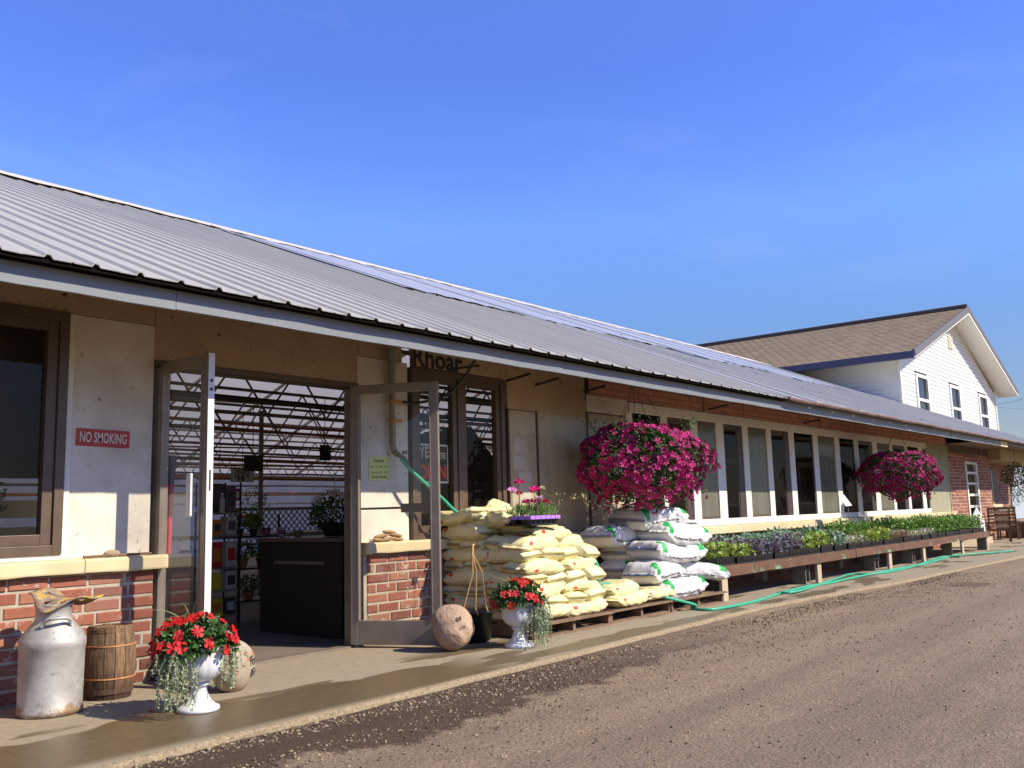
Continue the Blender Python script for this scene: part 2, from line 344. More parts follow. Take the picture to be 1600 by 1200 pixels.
def fauxbrick():
    m, t, p, oc = base('brick_pattern_siding')
    sp = N(t, 'ShaderNodeSeparateXYZ'); t.links.new(oc, sp.inputs[0]); cb = N(t, 'ShaderNodeCombineXYZ'); t.links.new(sp.outputs[0], cb.inputs[0]); t.links.new(sp.outputs[2], cb.inputs[1])
    b = N(t, 'ShaderNodeTexBrick'); t.links.new(cb.outputs[0], b.inputs['Vector']); b.inputs['Scale'].default_value = 1
    b.inputs['Brick Width'].default_value = .24; b.inputs['Row Height'].default_value = .078; b.inputs['Mortar Size'].default_value = .006
    b.inputs['Color1'].default_value = (.55, .25, .17, 1); b.inputs['Color2'].default_value = (.6, .3, .21, 1); b.inputs['Mortar'].default_value = (.26, .14, .1, 1)
    c = mixc(t, ramp(t, noise(t, oc, 4, 6, .7), [(.45, 0.), (.75, .6)]), b.outputs[0], (.24, .11, .075))
    t.links.new(c, p.inputs['Base Color']); p.inputs['Roughness'].default_value = .95; setbump(t, p, noise(t, oc, 50, 4), .5, .006); return m
def roofm(name, c1, c2, rough, metal):
    m, t, p, oc = base(name)
    mp = N(t, 'ShaderNodeMapping'); mp.inputs['Scale'].default_value = (3.5, .25, .25); t.links.new(oc, mp.inputs[0])
    c = mixc(t, ramp(t, noise(t, mp.outputs[0], 1.5, 5, .6), [(.3, 0.), (.7, 1.)]), c1, c2)
    c = mixc(t, ramp(t, noise(t, oc, 14, 5, .7), [(.6, 0.), (.8, .3)]), c, (.25, .22, .19))
    t.links.new(c, p.inputs['Base Color']); p.inputs['Roughness'].default_value = rough; p.inputs['Metallic'].default_value = metal
    setbump(t, p, noise(t, mp.outputs[0], .9, 3), .5, .03); return m
def tilem():
    m, t, p, oc = base('brown_roof_tiles')
    sp = N(t, 'ShaderNodeSeparateXYZ'); t.links.new(oc, sp.inputs[0]); cb = N(t, 'ShaderNodeCombineXYZ'); t.links.new(sp.outputs[1], cb.inputs[0]); t.links.new(mth(t, 'MULTIPLY', sp.outputs[2], 1.9), cb.inputs[1])
    b = N(t, 'ShaderNodeTexBrick'); t.links.new(cb.outputs[0], b.inputs['Vector']); b.inputs['Scale'].default_value = 1
    b.inputs['Brick Width'].default_value = .36; b.inputs['Row Height'].default_value = .19; b.inputs['Mortar Size'].default_value = .03; b.inputs['Mortar Smooth'].default_value = .6
    b.inputs['Color1'].default_value = (.33, .24, .135, 1); b.inputs['Color2'].default_value = (.46, .35, .21, 1); b.inputs['Mortar'].default_value = (.16, .11, .07, 1)
    c = mixc(t, ramp(t, noise(t, oc, 1.2, 5, .6), [(.35, 0.), (.7, .4)]), b.outputs[0], (.3, .21, .12))
    t.links.new(c, p.inputs['Base Color']); p.inputs['Roughness'].default_value = .85; setbump(t, p, b.outputs['Fac'], .9, -.06); return m
slab_m, kerb_m, gravel_m, brick_m, faux_m = concrete_slab(), kerbm(), gravelm(), brickm(), fauxbrick()
mortar_m = mat('mortar', (.5, .43, .33), .95, (.32, .27, .2), 9, bump=.5, bsc=60)
roofA = roofm('weathered_metal_roof', (.43, .415, .38), (.34, .325, .3), .5, 0)
roofB = roofm('newer_metal_roof', (.48, .465, .43), (.35, .345, .34), .25, .1)
ridge_m = mat('cream_ridge_cap', (.66, .6, .48), .5, (.55, .49, .38), 5)
rustedge_m = mat('rusty_roof_edge', (.1, .06, .045), .8, (.2, .13, .1), 12, bump=.5, bsc=30)
siding_m = mat('white_vinyl_siding', (.8, .8, .77), .5, (.75, .75, .71), 1.5)
navy_m = mat('dark_blue_gutter', (.045, .045, .1), .4)
housefas_m = mat('grey_rake_board', (.13, .125, .13), .6)
tile_m = tilem()

# ---------------------------------------------------------------- ground
kerb = [(-6, -2.2), (-2, -2.1), (2.18, -1.99), (2.78, -1.95), (3.97, -1.93), (6.08, -1.86), (8.4, -1.78), (9.94, -1.75), (11.6, -1.86), (13.37, -2.04), (16.5, -2.18), (20.4, -2.32), (26, -2.45), (36, -2.55)]
ks = []
for (x0, y0), (x1, y1) in zip(kerb, kerb[1:]):
    n = max(2, int((x1 - x0) / .09))
    for i in range(n): ks.append((x0 + (x1 - x0) * i / n, y0 + (y1 - y0) * i / n))
kw = [jit(.012) for _ in ks]
kw = [(kw[i - 1] + kw[i] + kw[(i + 1) % len(kw)]) / 2 for i in range(len(kw))]
mb = MB()
mb.add([(x, y + .04 + kw[i] * .5, 0) for i, (x, y) in enumerate(ks)] + [(x, .0, 0) for x, y in ks], [(i, i + 1, len(ks) + i + 1, len(ks) + i) for i in range(len(ks) - 1)])
tag(mb.build('walkway', slab_m), None, None, kind='structure')
mb = MB(); prof = [(.04, 0.), (.016, -.002), (.004, -.009), (-.003, -.02), (-.008, -.13)]
for i, (x, y) in enumerate(ks):
    mb.v += [(x, y + dy + kw[i] * (1 - .5 * (j == 0)) + (0 if j == 0 else jit(.006)), z + (jit(.004) if j > 1 else 0)) for j, (dy, z) in enumerate(prof)]; mb.c += [(1, 1, 1)] * 5
for i in range(len(ks) - 1):
    for j in range(4): mb.f.append((i * 5 + j, i * 5 + j + 1, (i + 1) * 5 + j + 1, (i + 1) * 5 + j)); mb.mi.append(0)
tag(mb.build('kerb', kerb_m, smooth=True), None, None, kind='structure')
mb = MB()
# gravel sheet: fine grid near the camera, coarse out to the horizon
gx = [-1500, -300, -60, -20] + [-6 + .5 * i for i in range(60)] + [26, 32, 45, 80, 300, 1500]
gy = [-1500, -300, -60, -25] + [-14 + .5 * i for i in range(24)] + [-2.0, -1.5, 2, 10, 40, 300, 1500]
def gz(x, y):
    d = .012 * math.sin(x * 1.3 + y * .7) + .01 * math.sin(x * .5 - y * 1.9 + 1) if abs(x) < 50 and -25 < y < -2.4 else 0
    return -.034 + d
for y in gy:
    for x in gx: mb.v.append((x, y, gz(x, y))); mb.c.append((1, 1, 1))
nx = len(gx)
for j in range(len(gy) - 1):
    for i in range(nx - 1): mb.f.append((j * nx + i, j * nx + i + 1, (j + 1) * nx + i + 1, (j + 1) * nx + i)); mb.mi.append(0)
tag(mb.build('gravel_lot', gravel_m, smooth=True), None, None, kind='structure')
mb = MB(); mb.quad((-6, .0, -.004), (34, .0, -.004), (34, 21, -.004), (-6, 21, -.004))
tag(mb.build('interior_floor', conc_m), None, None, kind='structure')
# loose stones: one countless scatter
peb_m = mat('gravel_stone', (.37, .29, .2), .9, (.22, .165, .11), 30, attr=True)
mb = MB()
def pebble(x, y, z, r, c):
    M = Matrix.Rotation(rnd.uniform(0, 6.3), 3, rv()); vs = []
    for q in ((1, 0, 0), (-1, 0, 0), (0, .8, 0), (0, -.8, 0), (.1, .1, .6), (0, -.1, -.6), (.6, .55, .2), (-.6, .5, -.1)):
        vs.append(Vector((x, y, z)) + (M @ Vector(q)) * r * rnd.uniform(.75, 1.15))
    mb.add(vs, [(0, 6, 4), (6, 2, 4), (2, 7, 4), (7, 1, 4), (1, 3, 4), (3, 0, 4), (0, 5, 6), (6, 5, 2), (2, 5, 7), (7, 5, 1), (1, 5, 3), (3, 5, 0)], (c, c * rnd.uniform(.9, 1), c * rnd.uniform(.82, .98)))
for i in range(15000):
    u = rnd.random(); x = -1 + 17 * (rnd.random() ** 1.25); ky = -1.93 if x < 12 else -2.1
    d = rnd.expovariate(1 / .4) if rnd.random() < .8 else rnd.uniform(0, 3.2)
    y = ky - .03 - d
    if (Vector((x, y, 0)) - Vector((CAM.x, CAM.y, 0))).length < .8: continue
    r = rnd.choice((.004, .006, .007, .009, .012)) * (1.35 if d < .25 and rnd.random() < .5 else 1)
    pebble(x, y, gz(x, y) + r * .2, r, rnd.choice((.3, .5, .7, .95, 1.2)))
tag(mb.build('loose_gravel', peb_m), 'loose pale and dark stones scattered over the lot along the kerb', 'gravel', kind='stuff')
# fallen petals and a twig
mb = MB()
pet_m = mat('red_petal', (.6, .02, .02), .5)
for px, py in ((353, 1167), (250, 1198), (237, 1112)):
    q = G(px, py, -.05 if py > 1150 else .004)
    o = MB()
    for k in range(3): flower(o, (jit(.012), jit(.012), .006), (jit(.4), jit(.4), 1), .013, petals=3)
    tag(o.build('fallen_petal', pet_m, loc=q), {353: 'fallen red petals on wet gravel just off the kerb', 250: 'fallen red petals at the bottom edge of the gravel', 237: 'single fallen red petal on the walkway left of the near urn'}[px], 'petal')
q = G(905, 1071, -.05); o = MB(); o.tube([(-.16, .02, .008), (-.05, 0, .012), (.04, .008, .01), (.13, -.02, .008)], [.004, .006, .006, .003], 6)
tag(o.build('twig', mat('dark_bark', (.04, .025, .018), .9), loc=q), 'dark thin twig lying on the gravel', 'twig')
# ---------------------------------------------------------------- the long shop building
B = thing('garden_centre', 'long single storey shop with grey ribbed metal roof, brick base and whitewashed plywood front', 'building')
def bricks(mb, x0, x1, z0, z1, y, L=.25, H=.086, axis='x', depth=.1, seedk=0):
    n = int(round((z1 - z0) / H)); H = (z1 - z0) / n; g = .017
    for j in range(n):
        x = x0 - (L / 2 if j % 2 else 0) + (jit(.02))
        while x < x1 - .01:
            l = L * rnd.uniform(.94, 1.06); a, b = max(x, x0), min(x + l - g, x1)
            if b - a > .03:
                q = jit(.004); za, zb = z0 + j * H + g * .5 + jit(.002), z0 + (j + 1) * H - g * .5 + jit(.002); c = rnd.random() ; ch = .006
                vs = [(a, y + .05, za), (b, y + .05, za), (b, y + .05, zb), (a, y + .05, zb), (a, y + q + ch, za), (b, y + q + ch, za), (b, y + q + ch, zb), (a, y + q + ch, zb),
                      (a + ch, y + q, za + ch), (b - ch, y + q, za + ch), (b - ch, y + q, zb - ch), (a + ch, y + q, zb - ch)]
                if axis == 'y': vs = [(v[1], v[0], v[2]) for v in vs]
                fs = [(8, 9, 10, 11), (4, 5, 9, 8), (5, 6, 10, 9), (6, 7, 11, 10), (7, 4, 8, 11), (0, 1, 5, 4), (1, 2, 6, 5), (2, 3, 7, 6), (3, 0, 4, 7)]
                mb.add(vs, fs, (c, c, c))
            x += l
def brickwall(x0, x1, z0, z1, y, side=None, label=None):
    mb = MB(); mb.m = 0; bricks(mb, x0, x1, z0, z1, y)
    if side is not None: bricks(mb, y + .03, .14, z0, z1, side, axis='y') if False else None
    mb.m = 1; mb.box(x0 + .002, x1 - .002, y + .008, y + .2, z0, z1)
    return mb.build('brick_wall', [brick_m, mortar_m], B)
brickwall(-5, 3.5, 0, .77, -.07); brickwall(5.5, 9.95, 0, .77, -.07); brickwall(9.95, 24.7, 0, .72, -.05)
# sills
def sill(x0, x1, z0, z1, y0, y1, cuts=()):
    mb = MB(); xs = [x0] + list(cuts) + [x1]
    for i, (a, b) in enumerate(zip(xs, xs[1:])):
        a += .003 if i else 0; b -= .003; n = max(2, int((b - a) / .12)); vs = []; fs = []; k = rnd.uniform(.88, 1.05)
        for s_ in range(n + 1):
            x = a + (b - a) * s_ / n; q = jit(.004)
            vs += [(x, y1, z0), (x, y0 + q + .004, z0 + jit(.003)), (x, y0 + q, z0 + .012), (x, y0 + q, z1 - .014 + jit(.003)), (x, y0 + q + .012, z1 + jit(.002)), (x, y1, z1 + .002)]
        for s_ in range(n):
            for j in range(6): fs.append((s_ * 6 + j, s_ * 6 + (j + 1) % 6, (s_ + 1) * 6 + (j + 1) % 6, (s_ + 1) * 6 + j))
        fs += [tuple(range(6)), tuple(n * 6 + 5 - j for j in range(6))]; mb.add(vs, fs, (k, k, k))
    return mb.build('sill', cream, B, bevel=.003)
sill(-5, 3.58, .775, .87, -.13, .06, (.9, 2.98)); sill(5.44, 7.5, .775, .87, -.13, .06, (6.5,)); sill(7.5, 9.95, .775, .865, -.12, .06, (8.7,)); sill(9.95, 24.7, .72, .83, -.13, .06, [9.95 + 1.4 * i for i in range(1, 11)])
# plywood sheets (each its own sheet with small gaps)
def sheet(name, x0, x1, z0, z1, y0=0., y1=.05, m=ply, bev=.003): return MB().box(x0, x1, y0, y1, z0, z1).build(name, m, B, bevel=bev)
sheet('plywood_panel', 2.915, 3.5, .87, 2.53); sheet('trim_board', 2.872, 2.912, .87, 2.53, -.012, .03, white_paint)
sheet('trim_board', -5, 2.87, .872, .905, -.015, .05, white_paint)
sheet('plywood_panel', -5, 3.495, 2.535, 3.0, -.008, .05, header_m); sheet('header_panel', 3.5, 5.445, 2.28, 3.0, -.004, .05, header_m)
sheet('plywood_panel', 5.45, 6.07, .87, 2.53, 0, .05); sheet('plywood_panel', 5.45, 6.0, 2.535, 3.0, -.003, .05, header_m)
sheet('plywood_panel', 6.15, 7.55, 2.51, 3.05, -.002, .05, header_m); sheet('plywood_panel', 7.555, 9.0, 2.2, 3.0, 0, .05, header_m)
sheet('plywood_panel', -5, 1.5, .905, 2.53)
MB().box(3.5, 5.45, -.02, .09, 2.235, 2.276).build('door_header', brown_alu, B, bevel=.003)
for x0, x1 in ((3.545, 3.61), (5.37, 5.45)):
    MB().box(x0, x1, -.045, .09, 0, 2.233).build('door_jamb', alu, B, bevel=.004)
sheet('brick_wall', 5.452, 5.498, 0, .77, -.06, .1, mortar_m)
# doors
def door(hx, hy, ang, wd, ht, label, kind):
    d = thing('door', label, None, (hx, hy, 0), ang); d.parent = B
    f = MB(); st = .066; th = .045; zb = .025
    f.box(0, st, -th / 2, th / 2, zb, ht); f.box(wd - st, wd, -th / 2, th / 2, zb, ht)
    f.box(st, wd - st, -th / 2 + .002, th / 2 - .002, zb, zb + .2); f.box(st, wd - st, -th / 2 + .002, th / 2 - .002, ht - .08, ht)
    f.box(st, st + .014, -th / 2 - .006, th / 2 + .006, zb + .2, ht - .08); f.box(wd - st - .014, wd - st, -th / 2 - .006, th / 2 + .006, zb + .2, ht - .08)
    fr = f.build('door_frame', alu if kind else [alu], d, bevel=.004)
    g = MB(); g.quad((st, 0, zb + .2), (wd - st, 0, zb + .2), (wd - st, 0, ht - .08), (st, 0, ht - .08)); g.build('glass', glass_d, d)
    return d
dl = door(3.575, .06, math.atan2(-.75, -.045), .75, 2.25, 'left glass door swung straight out, seen nearly edge on', 0)
dr = door(5.33, -.05, math.atan2(-.72, .37), .8, 2.24, 'right glass door folded back toward the brown window', 1)
MB().box(.71, .76, -.024, .026, 1.13, 1.42).build('latch', alu, dl)
m_ = MB(); m_.box(.762, .765, -.023, .023, .03, 2.24); m_.build('edge_strip', alu_w, dl)
m_ = MB(); m_.box(.762, .7665, -.006, .006, 1.3, 1.44); m_.lathe([(.011, 0), (.011, .003)], 12, M=Matrix.Translation((.7655, 0, 2.05)) @ Matrix.Rotation(R(90), 4, 'Y')); m_.lathe([(.011, 0), (.011, .003)], 12, M=Matrix.Translation((.7655, 0, 1.99)) @ Matrix.Rotation(R(90), 4, 'Y'))
m_.build('lock', steel_d, dl)
# pull handles and push bar
h = MB(); h.box(.6, .66, -.085, -.06, 1.13, 1.42); h.box(.62, .64, -.062, -.024, 1.16, 1.19); h.box(.62, .64, -.062, -.024, 1.36, 1.39); h.build('pull_handle', alu_w, dl, bevel=.006)
h = MB(); h.tube([(.05, .05, 1.165), (.46, .055, 1.165)], .011, 8); h.box(.44, .72, .03, .1, 1.125, 1.2); h.build('push_bar', brown_alu, dr, bevel=.006)
# hours note taped to the door pane
# windows
def window(x0, x1, z0, z1, mull=(), fw=.12, label=None, mats=(brown_alu, brown_dark), glass=glass_w, y=-.03):
    wn = thing('window', label, None, (0, 0, 0)); wn.parent = B
    f = MB()
    def fr(a, b, c, d, wx, ya, yb, mi):
        f.m = mi; f.box(a, a + wx, ya, yb, c, d); f.box(b - wx, b, ya, yb, c, d); f.box(a + wx, b - wx, ya + .001, yb, c, c + wx); f.box(a + wx, b - wx, ya + .001, yb, d - wx, d)
    fr(x0, x1, z0, z1, fw * .45, y, .06, 0)
    xs = [x0 + fw * .45] + [q for mm in mull for q in (mm - .035, mm + .035)] + [x1 - fw * .45]
    for mm in mull: f.m = 1; f.box(mm - .035, mm + .035, y + .006, .06, z0 + fw * .45, z1 - fw * .45)
    for i in range(0, len(xs), 2): fr(xs[i] + .001, xs[i + 1] - .001, z0 + fw * .45 + .001, z1 - fw * .45 - .001, fw * .5, y + .02, .055, 0 if i == 0 else 1)
    f.build('frame', list(mats), wn, bevel=.003)
    for i in range(0, len(xs), 2):
        g = MB(); g.quad((xs[i] + .03, .03, z0 + .06), (xs[i + 1] - .03, .03, z0 + .06), (xs[i + 1] - .03, .03, z1 - .06), (xs[i] + .03, .03, z1 - .06)); g.build('glass', glass, wn)
    return wn
window(1.35, 2.868, .905, 2.53, (), .14, 'brown framed window at the left end of the shop')
window(6.1, 7.47, .872, 2.5, (6.78,), .13, 'brown framed double window behind the yellow bags', (brown_alu, brown_alu))
# polycarbonate sheets beside the window
for a, b, z1 in ((7.56, 8.03, 2.19), (8.06, 9.02, 2.2), (9.04, 9.9, 2.25)):
    MB().box(a, b, 0, .03, .87, z1).build('polycarbonate_sheet', poly_m, B)
    MB().box(a - .025, a - .003, -.015, .03, .87, z1).build('batten', brown_alu, B)
MB().box(7.5, 10, .06, .09, .87, 2.6).build('back_board', mat('dull_board', (.3, .25, .19), .9, (.22, .18, .13), 3), B)
sheet('plywood_panel', 9.03, 9.95, 2.27, 2.48, -.003, .03, ply)
o = MB(); 
for (a, b, c, d) in ((7.63, 7.83, 1.72, 1.9), (7.62, 7.82, 1.55, 1.71), (7.7, 7.92, 1.22, 1.53)): o.box(a, b, -.004, -.001, c, d)
o.build('taped_paper', mat('faded_paper', (.4, .36, .3), .9, (.5, .46, .38), 3), B)
# long row of white framed panes
posts = [(980, 990), (1035, 1045), (1081, 1092), (1121, 1133), (1162.5, 1171), (1200, 1207.5), (1235, 1243), (1273, 1280.5), (1307, 1314), (1337, 1343.75), (1365.5, 1372.5), (1393, 1397), (1416, 1420), (1438.6, 1444)]
px_ = [(W(a, 752, 0).x, W(b, 752, 0).x) for a, b in posts]
f = MB(); f.box(9.95, 22.85, -.028, .03, 2.32, 2.45); f.box(9.95, 22.85, -.03, .03, .835, .93)
for i, (a, b) in enumerate(px_): f.box(a, b, -.024 + .002 * (i % 2), .03, .93, 2.32)
f.build('white_frame', white_paint, B, bevel=.005)
kinds = 'cccfcfccfccfcc'
for i in range(len(px_) - 1):
    a, b = px_[i][1], px_[i + 1][0]; k = kinds[i + 1]
    wn = thing('window_pane', None, None); wn.parent = B
    g = MB(); g.quad((a, .0, .93), (b, .0, .93), (b, .0, 2.32), (a, .0, 2.32)); g.build('glass', glass_f if k == 'f' else glass_w, wn)
    s_ = MB(); bw = .035 if k == 'f' else .06
    if k == 'f':
        s_.box(a, b, -.014, -.002, .93, .965); s_.build('lower_bead', brown_alu, wn); MB().box(a, b, -.014, -.002, 2.26, 2.32).build('upper_bead', brown_alu, wn)
    elif i % 2: s_.box(b - .17, b, -.008, .02, .93, 2.32); s_.box(b - .2, b - .17, -.002, .02, .93, 2.32); s_.box(a, b - .2, -.008, .02, 2.24, 2.32); s_.build('sash', [brown_dark], wn)
    else: s_.box(b - .05, b, -.008, .02, .93, 2.32); s_.build('sash', [brown_dark], wn)
# brick patterned asphalt strips above the panes
x = 9.06; first = True
while x < 24.6:
    l = (2.9 if first else rnd.choice((.9, 1.3, 2.1, 2.7))); l = min(l, 24.65 - x); t0 = 2.46 + jit(.006); tilt = 0 if first else jit(.012); first = False
    mb = MB(); n = 6; vs = []
    for i in range(n + 1):
        q = x + (l - .02) * i / n; vs += [(q, -.02 + jit(.006) + (.03 * (i in (0, n)) if False else 0), t0 + tilt * i / n - (.01 if rnd.random() < .3 else 0)), (q, -.012 + jit(.003), 2.95)]
    mb.add(vs, [(2 * i, 2 * i + 2, 2 * i + 3, 2 * i + 1) for i in range(n)]); mb.build('brick_pattern_strip', faux_m, B); x += l
MB().box(8.95, 24.7, 0.002, .05, 2.4, 3.0).build('header_board', steel_d, B)
MB().box(22.86, 24.62, -.012, .03, .835, 2.45).build('weathered_panel', mat('weathered_grey_green_panel', (.34, .32, .22), .8, (.26, .25, .17), 3), B)
MB().box(24.62, 24.68, -.03, .03, .8, 2.45).build('trim_board', leg_m, B)
# far brick portion with the narrow window
brickwall(24.7, 26.15, 0, 2.3, -.04); brickwall(27.4, 28.9, 0, 2.3, -.04)
brickwall(26.16, 27.39, 0, .6, -.04); brickwall(26.16, 27.39, 2.1, 2.3, -.04)
wn = thing('window', 'narrow white framed window with five small panes in the far brick wall', None); wn.parent = B
f = MB(); f.box(26.16, 26.28, -.06, .03, .6, 2.1); f.box(27.26, 27.39, -.06, .03, .6, 2.1)
for z in (.6, .9, 1.2, 1.5, 1.78, 2.04): f.box(26.28, 27.26, -.058, .03, z, z + .06)
f.build('frame', white_paint, wn)
g = MB(); g.quad((26.28, 0, .6), (27.26, 0, .6), (27.26, 0, 2.1), (26.28, 0, 2.1)); g.build('glass', glass_w, wn)
MB().box(24.7, 28.9, -.02, .05, 2.3, 2.9).build('header_board', soffit_m, B)
brickwall(28.92, 33.7, 0, 2.2, .45); MB().box(28.8, 28.9, -.02, .6, 0, 2.3).build('brick_return', mortar_m, B); MB().box(28.88, 34.5, -.35, .6, 2.2, 2.5).build('porch_beam', mat('tan_beam', (.42, .33, .18), .8), B)
wn = thing('window', 'dark window under the porch at the far end', None); wn.parent = B
f = MB(); f.box(30.0, 31.6, .38, .44, .95, 2.0); f.build('pane', brown_dark, wn); f = MB(); f.box(29.9, 31.9, .33, .44, .86, .95); f.box(30.8, 30.88, .35, .38, .95, 2.0); f.build('frame', cream, wn)
# fascia boards, eave underside, brackets
cuts = [-5, 2.95, 6.9, 11.95, 16.2, 20.4, 24.76]
for a, b in zip(cuts, cuts[1:]):
    mb = MB(); n = max(6, int((b - a) / .3)); vs = []; fs = []
    for i in range(n + 1):
        x = a + .002 + (b - a - .004) * i / n; q = jit(.004); zz = jit(.0035)
        vs += [(x, -1.19, 2.374 + zz), (x, -1.2 - q * .3, 2.37 + zz), (x, -1.215 + q, 2.374 + zz), (x, -1.215 + q, 2.52), (x, -1.19, 2.52)]
    for i in range(n):
        for j in range(5): fs.append((i * 5 + j, i * 5 + (j + 1) % 5, (i + 1) * 5 + (j + 1) % 5, (i + 1) * 5 + j))
    fs += [tuple(range(5)), tuple(n * 5 + 4 - j for j in range(5))]; mb.add(vs, fs); mb.build('fascia_board', fascia_m, B)
MB().box(24.76, 25.5, -1.225, -1.19, 2.37, 2.5).build('fascia_end', cream, B)
MB().box(25.5, 33.9, -1.21, -1.19, 2.42, 2.52).build('gutter', housefas_m, B)
ez = lambda y: 2.5 + .4056 * (y + 1.22)
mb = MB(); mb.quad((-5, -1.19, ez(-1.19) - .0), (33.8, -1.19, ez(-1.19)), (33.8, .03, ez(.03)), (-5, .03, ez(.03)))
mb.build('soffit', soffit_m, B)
MB().box(24.7, 33.8, -1.18, 1.5, 2.505, 2.52).build('porch_ceiling', mat('porch_ceiling_board', (.2, .15, .1), .8), B)
for i, x in enumerate([-1.5 + .61 * k for k in range(42)]):
    pass
for x in (7.55, 8.05, 8.98, 12.1, 15.6):
    MB().obox((x, 0, 2.5), (x, -.32, 2.54), .012, .025).build('eave_bracket', steel_d, B)
# metal roof
SL = .4056; YE, ZE, YR = -1.31, 2.518, 9.02; rz_ = lambda y: ZE + SL * (y - YE)
def ribroof(x0, x1, pitch, off, rh, rw, minor, name, m, y0=YE, rough=.004, lift=0):
    prof = []; k0 = math.ceil((x0 - off) / pitch)
    k = k0
    while off + k * pitch < x1 - rw * 2:
        c = off + k * pitch; prof += [(c - rw * 2, 0), (c - rw, rh), (c + rw, rh), (c + rw * 2, 0)]
        for q in range(1, minor + 1): e = c + pitch * q / (minor + 1); prof += [(e - rw * .8, 0), (e, rh * .15), (e + rw * .8, 0)]
        k += 1
    prof = [(x0, 0)] + [p for p in prof if x0 < p[0] < x1] + [(x1, 0)]; rows = [y0 + jit(0)] + [y0 + .25, 0, 2, 4, 6, YR - .02]; mb = MB(); vs = []
    j_e = [jit(rough) for _ in prof]; j_e = [(j_e[max(i - 1, 0)] + j_e[i]) * .5 for i in range(len(prof))]
    for r, y in enumerate(rows):
        for i, (x, z) in enumerate(prof):
            yy = y + (j_e[i] * 1.0 if r == 0 else 0); vs.append((x, yy, rz_(yy) + z + lift + (math.sin(x * .9 + r) * .006 if r else j_e[i])))
    n = len(prof); mb.add(vs, [(r * n + i, r * n + i + 1, (r + 1) * n + i + 1, (r + 1) * n + i) for r in range(len(rows) - 1) for i in range(n - 1)])
    o = mb.build(name, m, B); so_ = o.modifiers.new('thick', 'SOLIDIFY'); so_.thickness = .006; so_.offset = -1; return o
ribroof(-5, 11.95, .2603, 2.1484, .019, .013, 1, 'ribbed_metal_roof', roofA)
ribroof(11.9, 33.92, .9, 12.9, .03, .02, 3, 'ribbed_metal_roof', roofB, lift=.012)
mb = MB(); pts = []
xx = 11.9
while xx < 33.9: pts.append((xx, YE - .012 + jit(.006), ZE + .0 + jit(.006))); xx += .3
mb.tube(pts, .026, 6); mb.build('rusty_roof_edge', rustedge_m, B)
mb = MB(); 
for i in range(150): # roof screws
    x = rnd.uniform(11.9, 33); y = rnd.choice((-1.0, .3, 1.6, 2.9, 4.2)) + jit(.03); x = 12.9 + .9 * round((x - 12.9) / .9)
    mb.lathe([(.009, 0), (.007, .008), (0, .01)], 6, (x, y, rz_(y) + .042))
mb.build('roof_screws', steel_d, B)
mb = MB(); vs = []; n = 0; x = -5.
while x < 33.9:
    yy = YR - 1.0 + (.3 if (n % 2) else 0) + jit(.08); vs += [(x, yy, rz_(yy) + .045), (x, YR, rz_(YR) + .06), (x, YR + .3, rz_(YR) - .05)]; x += .55; n += 1
mb.add(vs, [(3 * i + j, 3 * i + 3 + j, 3 * i + 4 + j, 3 * i + 1 + j) for i in range(n - 1) for j in (0, 1)]); mb.build('ridge_cap', ridge_m, B)
MB().box(-5, 11.9, -1.294, -1.218, 2.49, 2.512).build('eave_shadow_strip', mat('eave_shadow_black', (.008, .007, .006), 1., spec=0.), B)  # near-black strip standing in for the roof overhang's shadow on the fascia
panel_m = mat('blue_tinted_panel', (.33, .345, .39), .3, (.42, .42, .42), 1.2)
for i in range(7):
    x = 9.2 + 2.75 * i; mb = MB(); vs = []; y0 = 3.4 + jit(.4)
    for k in range(13):
        xx = x + 2.7 * k / 12; z = .036 + (.012 if k % 2 else 0); vs += [(xx, y0, rz_(y0) + z), (xx - .12, 7.9, rz_(7.9) + z)]
    mb.add(vs, [(2 * k, 2 * k + 2, 2 * k + 3, 2 * k + 1) for k in range(12)]); mb.build('clear_roof_panel', panel_m, B)
for i in range(7): x = 9.15 + 2.75 * i; MB().obox((x, 2.6, rz_(2.6) + .06), (x - .15, 8.0, rz_(8.0) + .06), .03, .012).build('panel_lap', roofB, B)
MB().box(3.61, 5.33, -.06, .05, .002, .014).build('door_threshold', alu, B)
MB().box(1.1, 3.3, .35, .38, 1.42, 2.7).build('added_window_darkener', mat('window_darkener_brown', (.07, .055, .045), .9, (.04, .03, .025), 3), B)  # added dark panel that keeps the upper left window dark
# verge board at the far end, translucent back slope and walls of the glasshouse behind
MB().obox((33.93, -1.25, 2.49), (33.93, 9.0, 2.49 + SL * 10.25), .03, .14).build('verge_board', housefas_m, B)
mb = MB(); nb = 26
for i in range(nb):
    a, b = -5 + 39 * i / nb, -5 + 39 * (i + 1) / nb - .008; mb.quad((a, 9.0, 6.66), (b, 9.0, 6.66), (b, 20, 2.6), (a, 20, 2.6))
mb.build('translucent_roof', film_m, B)
mb = MB(); mb.quad((-5, 20, 0), (34, 20, 0), (34, 20, 2.6), (-5, 20, 2.6)); mb.build('film_wall', film_m, B)
endm = mat('end_wall_board', (.3, .28, .25), .9)
for x in (-5, 33.85):
    mb = MB(); mb.add([(x, .7, 0), (x, 20, 0), (x, 20, 2.5), (x, 9, 6.6), (x, .1, 2.95)], [(0, 1, 2, 3, 4)]); mb.build('end_wall', endm, B)
def truss(y, zb, h, r, m, x0=-4.8, x1=33.5):
    mb = MB(); mb.obox((x0, y, zb), (x1, y, zb), r * 2.2, r * 2.2); mb.obox((x0, y, zb + h), (x1, y, zb + h), r * 2.2, r * 2.2); x = x0; k = 0; st = h * .75
    while x < x1 - st: mb.obox((x, y, zb + (h if k % 2 else 0)), (x + st, y, zb + (0 if k % 2 else h)), r, r); x += st; k += 1
    return mb.build('roof_truss', m, B)
